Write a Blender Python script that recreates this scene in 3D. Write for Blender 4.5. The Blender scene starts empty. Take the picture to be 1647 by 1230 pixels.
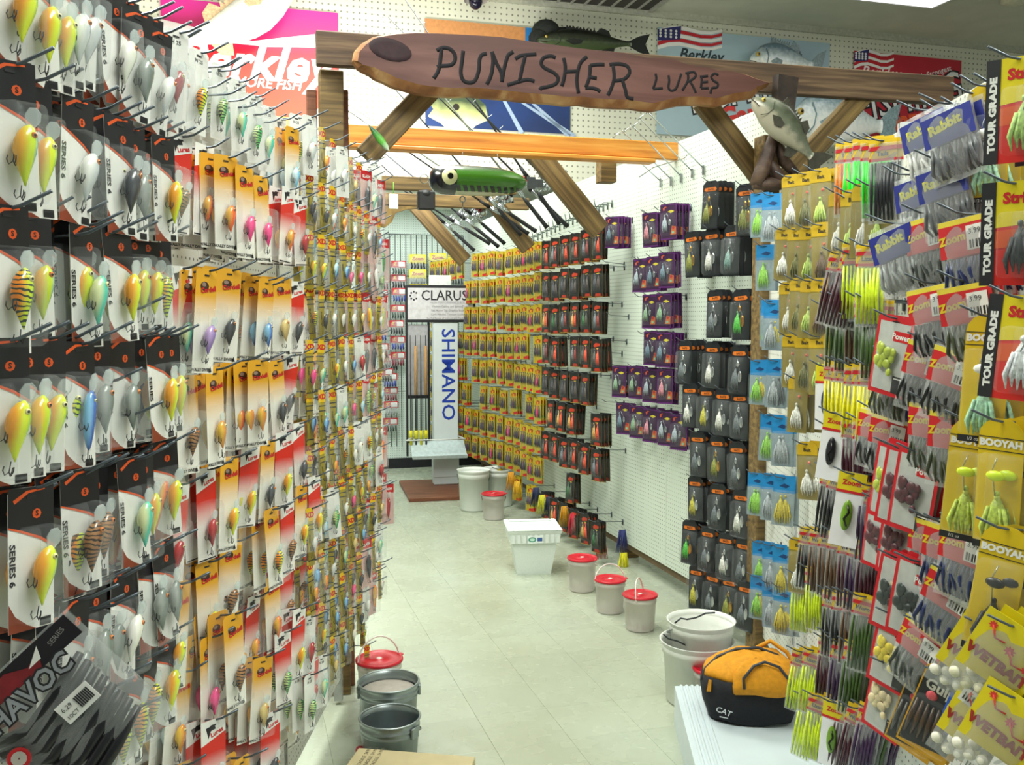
import bpy, math, random
from mathutils import Vector, Matrix, Euler
from math import sin, cos, pi, radians as R, atan2, sqrt
random.seed(7)
C = bpy.context.scene.collection
scene = bpy.context.scene

# ------------------------------------------------------------------ camera, world, lights
EYE = 1.65; F = 1500.0; PITCH = math.atan(103/1500.0)
cd = bpy.data.cameras.new('camera'); cam = bpy.data.objects.new('camera', cd); C.objects.link(cam)
cd.lens = 36*F/1647.0; cd.sensor_width = 36; cd.clip_start = .02; cd.clip_end = 60
cam.location = (0, 0, EYE); cam.rotation_euler = (pi/2-PITCH, 0, 0)
scene.camera = cam
vs = scene.view_settings
vs.view_transform = 'Standard'; vs.look = 'None'; vs.gamma = 1; vs.use_curve_mapping = False
vs.exposure = -0.17
scene.cycles.transparent_max_bounces = 24
scene.cycles.max_bounces = 6
scene.cycles.caustics_reflective = False; scene.cycles.caustics_refractive = False

w = bpy.data.worlds.new('world'); scene.world = w; w.use_nodes = True
bg = w.node_tree.nodes['Background']
bg.inputs[0].default_value = (.93, 1.0, .96, 1); bg.inputs[1].default_value = 0.24

AL = math.atan(.292); CA, SA = cos(AL), sin(AL)
def S(u, v, z=0):                       # store frame (u across, v along the shop) -> world
    return Vector((u*CA - v*SA, u*SA + v*CA, z))
def area(name, loc, rot, sx, sy, power, col=(1, .98, .94)):
    l = bpy.data.lights.new(name, 'AREA'); l.shape = 'RECTANGLE'; l.size = sx; l.size_y = sy
    l.energy = power; l.color = col
    o = bpy.data.objects.new(name, l); C.objects.link(o); o.location = loc; o.rotation_euler = rot
    return o
area('ceiling_lamp', S(-1.0, 3.0, 4.40), (0, 0, AL), 1.2, 2.4, 230, (.96, 1, .95))
area('ceiling_lamp', S(1.6, .6, 4.40), (0, 0, AL), 1.2, 2.4, 150, (.96, 1, .95))
area('ceiling_lamp', S(.9, 5.6, 4.40), (0, 0, AL), 1.2, 2.4, 170, (.96, 1, .95))
area('ceiling_lamp', S(1.3, 9.2, 2.80), (0, 0, AL), 2.4, .6, 32, (.92, 1, .95))  # added unseen fill under the low ceiling, to light the far end
# added unseen area lights aimed up, only to brighten the ceiling
for u_, v_ in ((-1.0, 3.0), (1.6, .6), (.9, 5.4), (3.6, 3.2)): area('added_ceiling_fill', S(u_, v_, 3.95), (pi, 0, AL), 1.2, 2.2, 95, (.97, 1, .93))
# a strong shop light standing over the racks and thrown against the bulkhead wall
area('wall_washer', S(.5, 6.9, 2.95), (R(104), 0, AL), 3.2, .25, 75, (1, .97, .95))

# ------------------------------------------------------------------ pixel helpers (used to take real positions)
def ray(px, py):
    u = (px-823.5)/F; v = (615-py)/F
    return Vector((u, cos(PITCH)+v*sin(PITCH), -sin(PITCH)+v*cos(PITCH)))
def at(px, py, Y):
    d = ray(px, py); return Vector((0, 0, EYE)) + d*(Y/d.y)
def hit(px, py, p0, n):
    d = ray(px, py); o = Vector((0, 0, EYE)); return o + d*((p0-o).dot(n)/d.dot(n))
def onv(px, py, v):                     # plane across the shop at depth v
    return hit(px, py, S(0, v), S(0, 1))
def onfloor(px, py, z=0):
    return hit(px, py, Vector((0, 0, z)), Vector((0, 0, 1)))

# ------------------------------------------------------------------ materials
def lin(h):
    c = [int(h[i:i+2], 16)/255 for i in (0, 2, 4)]
    return tuple((x/12.92 if x <= .04045 else ((x+.055)/1.055)**2.4) for x in c)+(1,)
MC = {}
def nt(name):
    m = bpy.data.materials.new(name); m.use_nodes = True
    t = m.node_tree; return m, t, t.nodes['Principled BSDF']
def mat(col, rough=.5, metal=0, var=.12, scale=30, name=None, spec=.5, trans=0, emit=0, bump=0):
    k = (col, rough, metal, var, scale, spec, trans, emit, bump)
    if k in MC: return MC[k]
    m, t, b = nt(name or 'paint_'+col)
    c = lin(col)
    if var:
        n = t.nodes.new('ShaderNodeTexNoise'); n.inputs['Scale'].default_value = scale; n.inputs['Detail'].default_value = 3
        tc = t.nodes.new('ShaderNodeTexCoord'); t.links.new(tc.outputs['Object'], n.inputs['Vector'])
        r = t.nodes.new('ShaderNodeValToRGB')
        r.color_ramp.elements[0].position = .3; r.color_ramp.elements[1].position = .7
        r.color_ramp.elements[0].color = tuple(x*(1-var) for x in c[:3])+(1,)
        r.color_ramp.elements[1].color = tuple(min(1, x*(1+var)) for x in c[:3])+(1,)
        t.links.new(n.outputs['Fac'], r.inputs['Fac']); t.links.new(r.outputs['Color'], b.inputs['Base Color'])
        if bump:
            bp = t.nodes.new('ShaderNodeBump'); bp.inputs['Strength'].default_value = bump; bp.inputs['Distance'].default_value = .005
            t.links.new(n.outputs['Fac'], bp.inputs['Height']); t.links.new(bp.outputs['Normal'], b.inputs['Normal'])
    else: b.inputs['Base Color'].default_value = c
    b.inputs['Roughness'].default_value = rough; b.inputs['Metallic'].default_value = metal
    b.inputs['Specular IOR Level'].default_value = spec
    if trans: b.inputs['Transmission Weight'].default_value = trans
    if emit: b.inputs['Emission Color'].default_value = c; b.inputs['Emission Strength'].default_value = emit
    MC[k] = m; return m
def ramp_mat(name, stops, axis='Z', lo=0, hi=1, rough=.4, metal=0, noise=0, nscale=40, dots=None, coat=0):
    """colour ramp along an object axis from lo to hi; stops [(pos, hex)]"""
    m, t, b = nt(name)
    tc = t.nodes.new('ShaderNodeTexCoord'); sp = t.nodes.new('ShaderNodeSeparateXYZ')
    t.links.new(tc.outputs['Object'], sp.inputs[0])
    mr = t.nodes.new('ShaderNodeMapRange'); mr.inputs['From Min'].default_value = lo; mr.inputs['From Max'].default_value = hi
    t.links.new(sp.outputs[axis], mr.inputs['Value'])
    src = mr.outputs[0]
    if noise:
        n = t.nodes.new('ShaderNodeTexNoise'); n.inputs['Scale'].default_value = nscale; n.inputs['Detail'].default_value = 4
        t.links.new(tc.outputs['Object'], n.inputs['Vector'])
        a = t.nodes.new('ShaderNodeMath'); a.operation = 'MULTIPLY_ADD'; a.inputs[1].default_value = noise
        t.links.new(n.outputs['Fac'], a.inputs[0])
        s2 = t.nodes.new('ShaderNodeMath'); s2.operation = 'SUBTRACT'; s2.inputs[1].default_value = noise/2
        t.links.new(src, s2.inputs[0]); t.links.new(s2.outputs[0], a.inputs[2]); src = a.outputs[0]
    r = t.nodes.new('ShaderNodeValToRGB'); e = r.color_ramp.elements
    while len(e) < len(stops): e.new(.5)
    for i, (p, h) in enumerate(stops): e[i].position = p; e[i].color = lin(h)
    t.links.new(src, r.inputs['Fac']); out = r.outputs['Color']
    if dots:
        vz = t.nodes.new('ShaderNodeTexWave'); vz.inputs['Scale'].default_value = dots[1]; vz.inputs['Distortion'].default_value = 6
        vz.bands_direction = 'Z'; vz.inputs['Detail'].default_value = 2
        t.links.new(tc.outputs['Object'], vz.inputs['Vector'])
        g = t.nodes.new('ShaderNodeMath'); g.operation = 'GREATER_THAN'; g.inputs[1].default_value = .72
        t.links.new(vz.outputs['Fac'], g.inputs[0])
        mx = t.nodes.new('ShaderNodeMix'); mx.data_type = 'RGBA'; mx.inputs[7].default_value = lin(dots[0])
        t.links.new(g.outputs[0], mx.inputs[0]); t.links.new(out, mx.inputs[6]); out = mx.outputs[2]
    t.links.new(out, b.inputs['Base Color'])
    b.inputs['Roughness'].default_value = rough; b.inputs['Metallic'].default_value = metal
    b.inputs['Coat Weight'].default_value = coat
    return m
def clear_mat(name, tint, opac, rough=.12, rng=.5):
    m = bpy.data.materials.new(name); m.use_nodes = True; t = m.node_tree; t.nodes.clear()
    o = t.nodes.new('ShaderNodeOutputMaterial'); tr = t.nodes.new('ShaderNodeBsdfTransparent')
    p = t.nodes.new('ShaderNodeBsdfPrincipled')
    p.inputs['Base Color'].default_value = lin(tint); p.inputs['Roughness'].default_value = rough
    lw = t.nodes.new('ShaderNodeLayerWeight'); lw.inputs['Blend'].default_value = .35
    mr = t.nodes.new('ShaderNodeMapRange'); mr.inputs['To Min'].default_value = opac; mr.inputs['To Max'].default_value = min(.8, opac+rng)
    n = t.nodes.new('ShaderNodeTexNoise'); n.inputs['Scale'].default_value = 25; n.inputs['Detail'].default_value = 2
    tc = t.nodes.new('ShaderNodeTexCoord'); t.links.new(tc.outputs['Object'], n.inputs['Vector'])
    bp = t.nodes.new('ShaderNodeBump'); bp.inputs['Strength'].default_value = .35; bp.inputs['Distance'].default_value = .01
    t.links.new(n.outputs['Fac'], bp.inputs['Height']); t.links.new(bp.outputs['Normal'], p.inputs['Normal'])
    mx = t.nodes.new('ShaderNodeMixShader')
    t.links.new(lw.outputs['Fresnel'], mr.inputs['Value']); t.links.new(mr.outputs[0], mx.inputs['Fac'])
    t.links.new(tr.outputs[0], mx.inputs[1]); t.links.new(p.outputs[0], mx.inputs[2]); t.links.new(mx.outputs[0], o.inputs[0])
    return m
CLEAR = clear_mat('clear_blister', 'e8eef0', .03, .08, .13)
BAG = clear_mat('clear_bag', 'dfe3e3', .20, .14, .45)
LIP = clear_mat('clear_lip', 'e8f4f4', .22, .05)
FROST = clear_mat('frosted_plastic', 'e9e2de', .62, .45)

def peg_mat(name, col, pitch=.0254, hole=.0035, rough=.45, dark='5c6258'):
    """painted hardboard; holes every inch, axes X and Z of the panel"""
    m, t, b = nt(name)
    tc = t.nodes.new('ShaderNodeTexCoord'); sp = t.nodes.new('ShaderNodeSeparateXYZ'); t.links.new(tc.outputs['Object'], sp.inputs[0])
    sq = []
    for ax in ('X', 'Z'):
        d = t.nodes.new('ShaderNodeMath'); d.operation = 'DIVIDE'; d.inputs[1].default_value = pitch; t.links.new(sp.outputs[ax], d.inputs[0])
        f = t.nodes.new('ShaderNodeMath'); f.operation = 'FRACT'; t.links.new(d.outputs[0], f.inputs[0])
        s = t.nodes.new('ShaderNodeMath'); s.operation = 'SUBTRACT'; s.inputs[1].default_value = .5; t.links.new(f.outputs[0], s.inputs[0])
        q = t.nodes.new('ShaderNodeMath'); q.operation = 'MULTIPLY'; t.links.new(s.outputs[0], q.inputs[0]); t.links.new(s.outputs[0], q.inputs[1]); sq.append(q)
    a = t.nodes.new('ShaderNodeMath'); a.operation = 'ADD'; t.links.new(sq[0].outputs[0], a.inputs[0]); t.links.new(sq[1].outputs[0], a.inputs[1])
    l = t.nodes.new('ShaderNodeMath'); l.operation = 'LESS_THAN'; l.inputs[1].default_value = (hole/pitch)**2; t.links.new(a.outputs[0], l.inputs[0])
    n = t.nodes.new('ShaderNodeTexNoise'); n.inputs['Scale'].default_value = 3; n.inputs['Detail'].default_value = 5
    t.links.new(tc.outputs['Object'], n.inputs['Vector'])
    r = t.nodes.new('ShaderNodeValToRGB'); c = lin(col)
    r.color_ramp.elements[0].color = tuple(x*.93 for x in c[:3])+(1,); r.color_ramp.elements[1].color = c
    t.links.new(n.outputs['Fac'], r.inputs['Fac'])
    mx = t.nodes.new('ShaderNodeMix'); mx.data_type = 'RGBA'; mx.inputs[7].default_value = lin(dark)
    t.links.new(l.outputs[0], mx.inputs[0]); t.links.new(r.outputs['Color'], mx.inputs[6]); t.links.new(mx.outputs[2], b.inputs['Base Color'])
    b.inputs['Roughness'].default_value = rough
    return m
def wood_mat(name, c1, c2, c3, scale=6, stretch=(1, 1, 1), rough=.6, knots=True):
    m, t, b = nt(name)
    tc = t.nodes.new('ShaderNodeTexCoord'); mp = t.nodes.new('ShaderNodeMapping'); mp.inputs['Scale'].default_value = stretch
    t.links.new(tc.outputs['Object'], mp.inputs[0])
    n = t.nodes.new('ShaderNodeTexNoise'); n.inputs['Scale'].default_value = scale; n.inputs['Detail'].default_value = 6; n.inputs['Distortion'].default_value = .6
    t.links.new(mp.outputs[0], n.inputs['Vector'])
    r = t.nodes.new('ShaderNodeValToRGB'); e = r.color_ramp.elements; e.new(.5)
    for i, (p, h) in enumerate(((.3, c1), (.5, c2), (.72, c3))): e[i].position = p; e[i].color = lin(h)
    t.links.new(n.outputs['Fac'], r.inputs['Fac']); out = r.outputs['Color']
    if knots:
        v = t.nodes.new('ShaderNodeTexVoronoi'); v.inputs['Scale'].default_value = 2.6; v.inputs['Randomness'].default_value = 1
        t.links.new(tc.outputs['Object'], v.inputs['Vector'])
        k = t.nodes.new('ShaderNodeMapRange'); k.inputs['From Min'].default_value = .05; k.inputs['From Max'].default_value = .11; k.inputs['To Min'].default_value = .75; k.inputs['To Max'].default_value = 0
        t.links.new(v.outputs['Distance'], k.inputs['Value'])
        mx = t.nodes.new('ShaderNodeMix'); mx.data_type = 'RGBA'; mx.inputs[7].default_value = tuple(x*.3 for x in lin(c1)[:3])+(1,)
        t.links.new(k.outputs[0], mx.inputs[0]); t.links.new(out, mx.inputs[6]); out = mx.outputs[2]
    t.links.new(out, b.inputs['Base Color'])
    bp = t.nodes.new('ShaderNodeBump'); bp.inputs['Strength'].default_value = .3; bp.inputs['Distance'].default_value = .004
    t.links.new(n.outputs['Fac'], bp.inputs['Height']); t.links.new(bp.outputs['Normal'], b.inputs['Normal'])
    b.inputs['Roughness'].default_value = rough
    return m

# ------------------------------------------------------------------ mesh builder
class MB:
    def __init__(s): s.v = []; s.f = []; s.m = []; s.mats = []; s.sm = []
    def mi(s, m):
        if m not in s.mats: s.mats.append(m)
        return s.mats.index(m)
    def add(s, vs, fs, m, M=None, smooth=False):
        o = len(s.v); i = s.mi(m)
        for p in vs:
            p = Vector(p); s.v.append(tuple(M @ p) if M else tuple(p))
        for f in fs: s.f.append(tuple(o+k for k in f)); s.m.append(i); s.sm.append(smooth)
        return s
    def box(s, a, b, m, M=None):
        x0, y0, z0 = a; x1, y1, z1 = b
        vs = [(x0,y0,z0),(x1,y0,z0),(x1,y1,z0),(x0,y1,z0),(x0,y0,z1),(x1,y0,z1),(x1,y1,z1),(x0,y1,z1)]
        return s.add(vs, [(0,3,2,1),(4,5,6,7),(0,1,5,4),(1,2,6,5),(2,3,7,6),(3,0,4,7)], m, M)
    def bbox(s, a, b, m, bev=.004, M=None):
        """box with chamfered edges"""
        x0, y0, z0 = a; x1, y1, z1 = b; vs = []; e = min(bev, (x1-x0)/3, (y1-y0)/3, (z1-z0)/3)
        for (z, k) in ((z0, e), (z0+e, 0), (z1-e, 0), (z1, e)):
            for (x, y, dx, dy) in ((x0,y0,1,0),(x1,y0,-1,0),(x1,y0,0,1),(x1,y1,0,-1),(x1,y1,-1,0),(x0,y1,1,0),(x0,y1,0,-1),(x0,y0,0,1)):
                px = x+dx*e; py = y+dy*e
                if k:
                    px += e if px < (x0+x1)/2 and dx == 0 else (-e if dx == 0 else 0)
                    py += e if py < (y0+y1)/2 and dy == 0 else (-e if dy == 0 else 0)
                vs.append((px, py, z))
        fs = [tuple(range(7, -1, -1)), tuple(range(24, 32))]
        for r in range(3):
            for i in range(8): j = (i+1) % 8; fs.append((r*8+i, r*8+j, r*8+8+j, r*8+8+i))
        return s.add(vs, fs, m, M)
    def tube(s, pts, r, m, n=6, M=None, close=False, smooth=True):
        pts = [Vector(p) for p in pts]; vs = []; fs = []; L = len(pts)
        up = Vector((0, 0, 1)); prev = None
        for i, p in enumerate(pts):
            a = pts[(i-1) % L] if (close or i) else p; b = pts[(i+1) % L] if (close or i < L-1) else p
            d = (b-a).normalized()
            if prev is None:
                x = d.cross(up); x = d.cross(Vector((1, 0, 0))) if x.length < .1 else x
            else: x = prev - d*prev.dot(d)
            x.normalize(); prev = x; y = d.cross(x)
            rr = r[i] if isinstance(r, (list, tuple)) else r
            for k in range(n): t = 2*pi*k/n; vs.append(p+x*cos(t)*rr+y*sin(t)*rr)
        for i in range(L if close else L-1):
            for k in range(n):
                a = i*n+k; b = i*n+(k+1) % n; c = ((i+1) % L)*n+(k+1) % n; d = ((i+1) % L)*n+k; fs.append((a, b, c, d))
        if not close: fs += [tuple(range(n-1, -1, -1)), tuple((L-1)*n+k for k in range(n))]
        return s.add(vs, fs, m, M, smooth)
    def lathe(s, prof, m, n=24, M=None, smooth=True):
        vs = []; fs = []
        for (r, z) in prof:
            for k in range(n): t = 2*pi*k/n; vs.append((r*cos(t), r*sin(t), z))
        for i in range(len(prof)-1):
            for k in range(n): a = i*n+k; b = i*n+(k+1) % n; fs.append((a, b, b+n, a+n))
        return s.add(vs, fs, m, M, smooth)
    def ell(s, c, r, m, n=10, k=7, M=None):
        vs = []; fs = []
        for i in range(k+1):
            t = pi*i/k
            for j in range(n): p = 2*pi*j/n; vs.append((c[0]+r[0]*sin(t)*cos(p), c[1]+r[1]*sin(t)*sin(p), c[2]+r[2]*cos(t)))
        for i in range(k):
            for j in range(n): a = i*n+j; b = i*n+(j+1) % n; fs.append((a, a+n, b+n, b))
        return s.add(vs, fs, m, M, True)
    def poly(s, pts, m, y=0, th=0, M=None):
        """flat outline in the XZ plane, front face at y looking to -Y, with thickness behind"""
        n = len(pts); ar = sum(pts[i][0]*pts[(i+1) % n][1]-pts[(i+1) % n][0]*pts[i][1] for i in range(n))
        if ar < 0: pts = pts[::-1]
        vs = [(p[0], y, p[1]) for p in pts]; fs = [tuple(range(n))]
        if th:
            vs += [(p[0], y+th, p[1]) for p in pts]; fs.append(tuple(range(2*n-1, n-1, -1)))
            fs += [(i, i+n, (i+1) % n+n, (i+1) % n) for i in range(n)]
        return s.add(vs, fs, m, M)
    def text(s, txt, size, x, z, m, y=0, rot=0, align='CENTER', bold=0, shear=0, sx=1, M=None):
        vs, fs = text_geo(txt, align, bold, shear)
        T = Matrix.Translation((x, y, z)) @ Matrix.Rotation(-rot, 4, 'Y')
        if M: T = M @ T
        return s.add([(p[0]*size*sx, 0, p[1]*size) for p in vs], fs, m, T)
    def mesh(s, name='mesh'):
        me = bpy.data.meshes.new(name); me.from_pydata(s.v, [], s.f)
        for m in s.mats: me.materials.append(m)
        me.polygons.foreach_set('material_index', s.m); me.polygons.foreach_set('use_smooth', s.sm)
        me.update(); return me
    def build(s, name, parent=None, loc=None, rot=None):
        o = bpy.data.objects.new(name, s.mesh(name)); C.objects.link(o)
        if parent: o.parent = parent
        if loc is not None: o.location = loc
        if rot is not None: o.rotation_euler = rot
        return o
TG = {}
def text_geo(txt, align, bold, shear):
    k = (txt, align, bold, shear)
    if k not in TG:
        c = bpy.data.curves.new('lettering', 'FONT'); c.body = txt; c.size = 1; c.align_x = align; c.align_y = 'CENTER'
        c.offset = bold; c.shear = shear; c.resolution_u = 2
        o = bpy.data.objects.new('lettering', c); me = o.to_mesh()
        TG[k] = ([tuple(v.co) for v in me.vertices], [tuple(p.vertices) for p in me.polygons])
        o.to_mesh_clear(); bpy.data.objects.remove(o); bpy.data.curves.remove(c)
    return TG[k]
def tag(o, label, cat, group=None):
    o['label'] = label; o['category'] = cat
    if group: o['group'] = group
    return o
def thing(name, label, cat, loc=(0, 0, 0), rot=(0, 0, 0), group=None):
    o = bpy.data.objects.new(name, None); C.objects.link(o); o.location = loc; o.rotation_euler = rot
    o.empty_display_size = .02
    return tag(o, label, cat, group)
def struct(o): o['kind'] = 'structure'; return o
# templates: node = (name, mesh, matrix, children); instancing shares the mesh data
def node(name, mb, M=None, kids=()): return (name, mb.mesh(name) if isinstance(mb, MB) else mb, M, list(kids))
def inst_node(nd, parent, depth=9):
    o = bpy.data.objects.new(nd[0], nd[1]); C.objects.link(o); o.parent = parent
    if nd[2] is not None: o.matrix_local = nd[2]
    if depth > 0:
        for k in nd[3]: inst_node(k, o, depth-1)
    return o
def inst(name, nodes, label, cat, loc, rot, group=None, depth=9, only=None):
    t = thing(name, label, cat, loc, rot, group)
    for nd in nodes:
        if only and nd[0] not in only: continue
        inst_node(nd, t, depth)
    return t
def T(x, y, z): return Matrix.Translation((x, y, z))
OW = 'first second third fourth fifth sixth seventh eighth ninth tenth eleventh twelfth thirteenth fourteenth fifteenth sixteenth seventeenth eighteenth nineteenth twentieth'.split()
def ordi(n): return OW[n-1] if n <= 20 else str(n)+('th' if 10 <= n % 100 <= 20 else {1: 'st', 2: 'nd', 3: 'rd'}.get(n % 10, 'th'))

# ------------------------------------------------------------------ structure
PEG_W = peg_mat('pegboard_white', 'd8e2d6')
PEG_N = peg_mat('pegboard_near', 'd9dad2', dark='50504c')
PEG_UP = peg_mat('pegboard_bulkhead', 'dfe0cc', pitch=.052, hole=.0085, dark='8c8c7c')
CEIL = mat('c9cab8', .8, 0, .05, 4, 'ceiling_paint', bump=.1)
DARKRUB = mat('14161c', .5)

def panel(name, p0, p1, z0, z1, th, m, side=1, parent=None, k=True):
    """upright board whose face runs p0 -> p1; local X runs along it, face at y=0"""
    p0 = Vector(p0); p1 = Vector(p1); d = p1-p0; L = d.length
    b = MB(); b.box((0, 0, z0), (L, th, z1), m)
    o = b.build(name, parent); o.location = (p0.x, p0.y, 0); o.rotation_euler = (0, 0, atan2(d.y, d.x))
    if k and not parent: struct(o)
    return o
# floor: base slab + vinyl tiles laid in the shop's axes
def floor_mat(name):
    m, t, b = nt(name)
    tc = t.nodes.new('ShaderNodeTexCoord'); oi = t.nodes.new('ShaderNodeObjectInfo')
    n = t.nodes.new('ShaderNodeTexNoise'); n.inputs['Scale'].default_value = 1.6; n.inputs['Detail'].default_value = 5
    ge = t.nodes.new('ShaderNodeNewGeometry'); t.links.new(ge.outputs['Position'], n.inputs['Vector'])
    r = t.nodes.new('ShaderNodeValToRGB'); r.color_ramp.elements[0].position = .3; r.color_ramp.elements[1].position = .75
    r.color_ramp.elements[0].color = lin('a6ab97'); r.color_ramp.elements[1].color = lin('b3bbab')
    t.links.new(n.outputs['Fac'], r.inputs['Fac'])
    h = t.nodes.new('ShaderNodeHueSaturation'); mr = t.nodes.new('ShaderNodeMapRange'); mr.inputs['To Min'].default_value = .96; mr.inputs['To Max'].default_value = 1.04
    t.links.new(oi.outputs['Random'], mr.inputs['Value']); t.links.new(mr.outputs[0], h.inputs['Value']); t.links.new(r.outputs['Color'], h.inputs['Color'])
    t.links.new(h.outputs['Color'], b.inputs['Base Color'])
    b.inputs['Roughness'].default_value = .22
    n2 = t.nodes.new('ShaderNodeTexNoise'); n2.inputs['Scale'].default_value = 9; t.links.new(ge.outputs['Position'], n2.inputs['Vector'])
    r2 = t.nodes.new('ShaderNodeMapRange'); r2.inputs['To Min'].default_value = .15; r2.inputs['To Max'].default_value = .38
    t.links.new(n2.outputs['Fac'], r2.inputs['Value']); t.links.new(r2.outputs[0], b.inputs['Roughness'])
    return m
FLOOR = floor_mat('vinyl_floor')
b = MB(); b.box((-7, -1.5, -.06), (9, 11, -.004), mat('8c917f', .6))
fl = struct(b.build('floor')); fl.rotation_euler = (0, 0, AL)
TS = .3048; tb = MB(); tb.bbox((0, 0, -.004), (TS-.0008, TS-.0008, 0), FLOOR, .0006); tile_me = tb.mesh('floor_tile')
cells = []
for i in range(-12, 18):
    for j in range(-3, 34):
        c = S((i+.5)*TS, (j+.5)*TS)
        if c.y < .5: cells.append((99, i, j)); continue
        d = Vector((c.x, c.y*cos(PITCH)+1.65*sin(PITCH))); px = 823.5+F*c.x/(c.y*cos(PITCH)+EYE*sin(PITCH)); 
        py = 512+F*1.65/c.y
        vis = py < 1300 and 570 < px < 1150 and not (c.x < -.75+.018*c.y and c.y < 4)
        cells.append((c.y if vis else 50+c.y, i, j))
cells.sort(); stuff = MB(); nt_ = 0
for k, (q, i, j) in enumerate(cells):
    if nt_ < 290 and q < 50:
        o = bpy.data.objects.new('floor_tile', tile_me); C.objects.link(o); o.parent = fl; o.location = (i*TS, j*TS, 0); nt_ += 1
    else: stuff.box((i*TS, j*TS, -.004), (i*TS+TS-.0008, j*TS+TS-.0008, 0), FLOOR)
o = stuff.build('floor_tile', fl); o['kind'] = 'stuff'

b = MB(); b.box((-7, -2, 4.5), (9, 8.3, 4.56), CEIL); o = struct(b.build('ceiling')); o.rotation_euler = (0, 0, AL)
b = MB(); b.box((-7, 8.26, 2.84), (9, 10.3, 2.9), mat('dfe2d8', .8)); o = struct(b.build('ceiling')); o.rotation_euler = (0, 0, AL)
panel('wall_bulkhead', S(-7, 8.16), S(9, 8.16), 2.84, 4.5, .1, PEG_UP)
panel('wall_back', S(-7, 10.18), S(9, 10.18), 0, 2.84, .1, peg_mat('pegboard_back', 'dcebe4', hole=.0042, dark='8fa098'))
b = MB(); b.box((-7, 10.15, 0), (9, 10.178, .11), DARKRUB); o = struct(b.build('baseboard_back')); o.rotation_euler = (0, 0, AL)
b = MB(); b.box((-7, 8.13, 4.44), (9, 8.158, 4.5), mat('b9baa8', .6)); o = struct(b.build('trim_1')); o.rotation_euler = (0, 0, AL)

UW = 2.461                                   # right-hand display wall, plane u = UW
wr = struct(thing('wall_right', '', '', S(UW, 0)));  del wr['label']; del wr['category']
wr.rotation_euler = (0, 0, AL)
vj = [3.98, 5.10, 6.33, 7.56, 8.79, 10.1]
for a, c in zip(vj, vj[1:]):
    b = MB(); L = c-a-.003
    b.box((0, 0, .15), (L, .02, 2.67), PEG_W)
    o = b.build('pegboard_panel', wr); o.rotation_euler = (0, 0, -pi/2); o.location = (0, c-.0015, 0)
    b = MB(); b.box((.02, a, .10), (.05, c, .148), mat('6e5a42', .7)); b.build('bottom_rail', wr)
# left gondola back board   X = -.8 + .018 Y
def LX(y): return -.80+.018*y
def RX(y): return .923+.065*y
wl = struct(thing('wall_left', '', '')); del wl['label']; del wl['category']
ys = [.55, 1.77, 2.99, 3.90]
for a, c in zip(ys, ys[1:]):
    p0 = Vector((LX(a), a, 0)); p1 = Vector((LX(c), c, 0)); d = p1-p0; L = d.length
    b = MB(); b.box((.002, 0, .12), (L-.022, .012, 2.22), PEG_N)
    o = b.build('pegboard_panel', wl); o.location = p0; o.rotation_euler = (0, 0, atan2(d.y, d.x))
    b = MB(); b.box((L-.02, -.004, .02), (L+.004, .03, 2.25), mat('9a9c98', .4, .3))
    for k in range(40): b.box((L-.011, -.0045, .08+k*.054), (L-.006, -.003, .08+k*.054+.03), mat('101010', .6, 0, 0))
    o = b.build('slotted_upright', wl); o.location = p0; o.rotation_euler = (0, 0, atan2(d.y, d.x))
wn = struct(thing('wall_near_right', '', '')); del wn['label']; del wn['category']
ys = [4.44, 3.78, 2.66, 1.44, .5]
for a, c in zip(ys, ys[1:]):
    p0 = Vector((RX(a), a, 0)); p1 = Vector((RX(c), c, 0)); d = p1-p0; L = d.length
    b = MB(); b.box((.002, 0, .12), (L-.032, .012, 2.18), PEG_N)
    o = b.build('pegboard_panel', wn); o.location = p0; o.rotation_euler = (0, 0, atan2(d.y, d.x))
    b = MB(); b.box((L-.03, -.004, .02), (L, .03, 2.2), mat('c8cacb', .4, .3))
    for k in range(40): b.box((L-.018, -.0045, .08+k*.054), (L-.012, -.003, .08+k*.054+.03), mat('202020', .6, 0, 0))
    o = b.build('slotted_upright', wn); o.location = p0; o.rotation_euler = (0, 0, atan2(d.y, d.x))
# ------------------------------------------------------------------ timber frame over the aisle
def beam_between(name, p, q, wd, ht, m, parent=None, label=None, cat='beam', up=Vector((0, 0, 1)), ext=0):
    """sawn timber from p to q (centre line); wd across, ht along 'up'; local X runs along the grain"""
    p = Vector(p); q = Vector(q); d = q-p; L = d.length; d.normalize(); p = p-d*ext; L += 2*ext
    y = up.cross(d).normalized(); z = d.cross(y)
    b = MB(); b.bbox((0, -wd/2, -ht/2), (L, wd/2, ht/2), m, .005)
    o = b.build(name); o.matrix_world = Matrix.Translation(p) @ Matrix((d, y, z)).transposed().to_4x4()
    if parent: o.parent = parent; o.matrix_parent_inverse = parent.matrix_world.inverted()
    if label: tag(o, label, cat)
    return o
W_PT = wood_mat('treated_pine', '4a3a20', '6f5833', '8f7546', 5, (.5, 9, 9))
W_OR = wood_mat('orange_pine', 'b06820', 'd08a32', 'e2a650', 4, (.4, 8, 8), .45)
W_DK = wood_mat('weathered_timber', '3c2c22', '5c4634', '7a624a', 5, (.5, 9, 9))
W_RED = wood_mat('red_cedar', '5c3828', '7a4c36', '8e6046', 5, (.5, 9, 9))
vB = 4.02
def bz(px, py, v): return onv(px, py, v)
a1 = onv(508, 78, vB-.02); a2 = onv(1530, 147, vB-.02)
beam_between('beam', a1, a2, .045, .14, W_DK, label='long dark timber beam behind the carved sign, spanning both posts')
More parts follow.
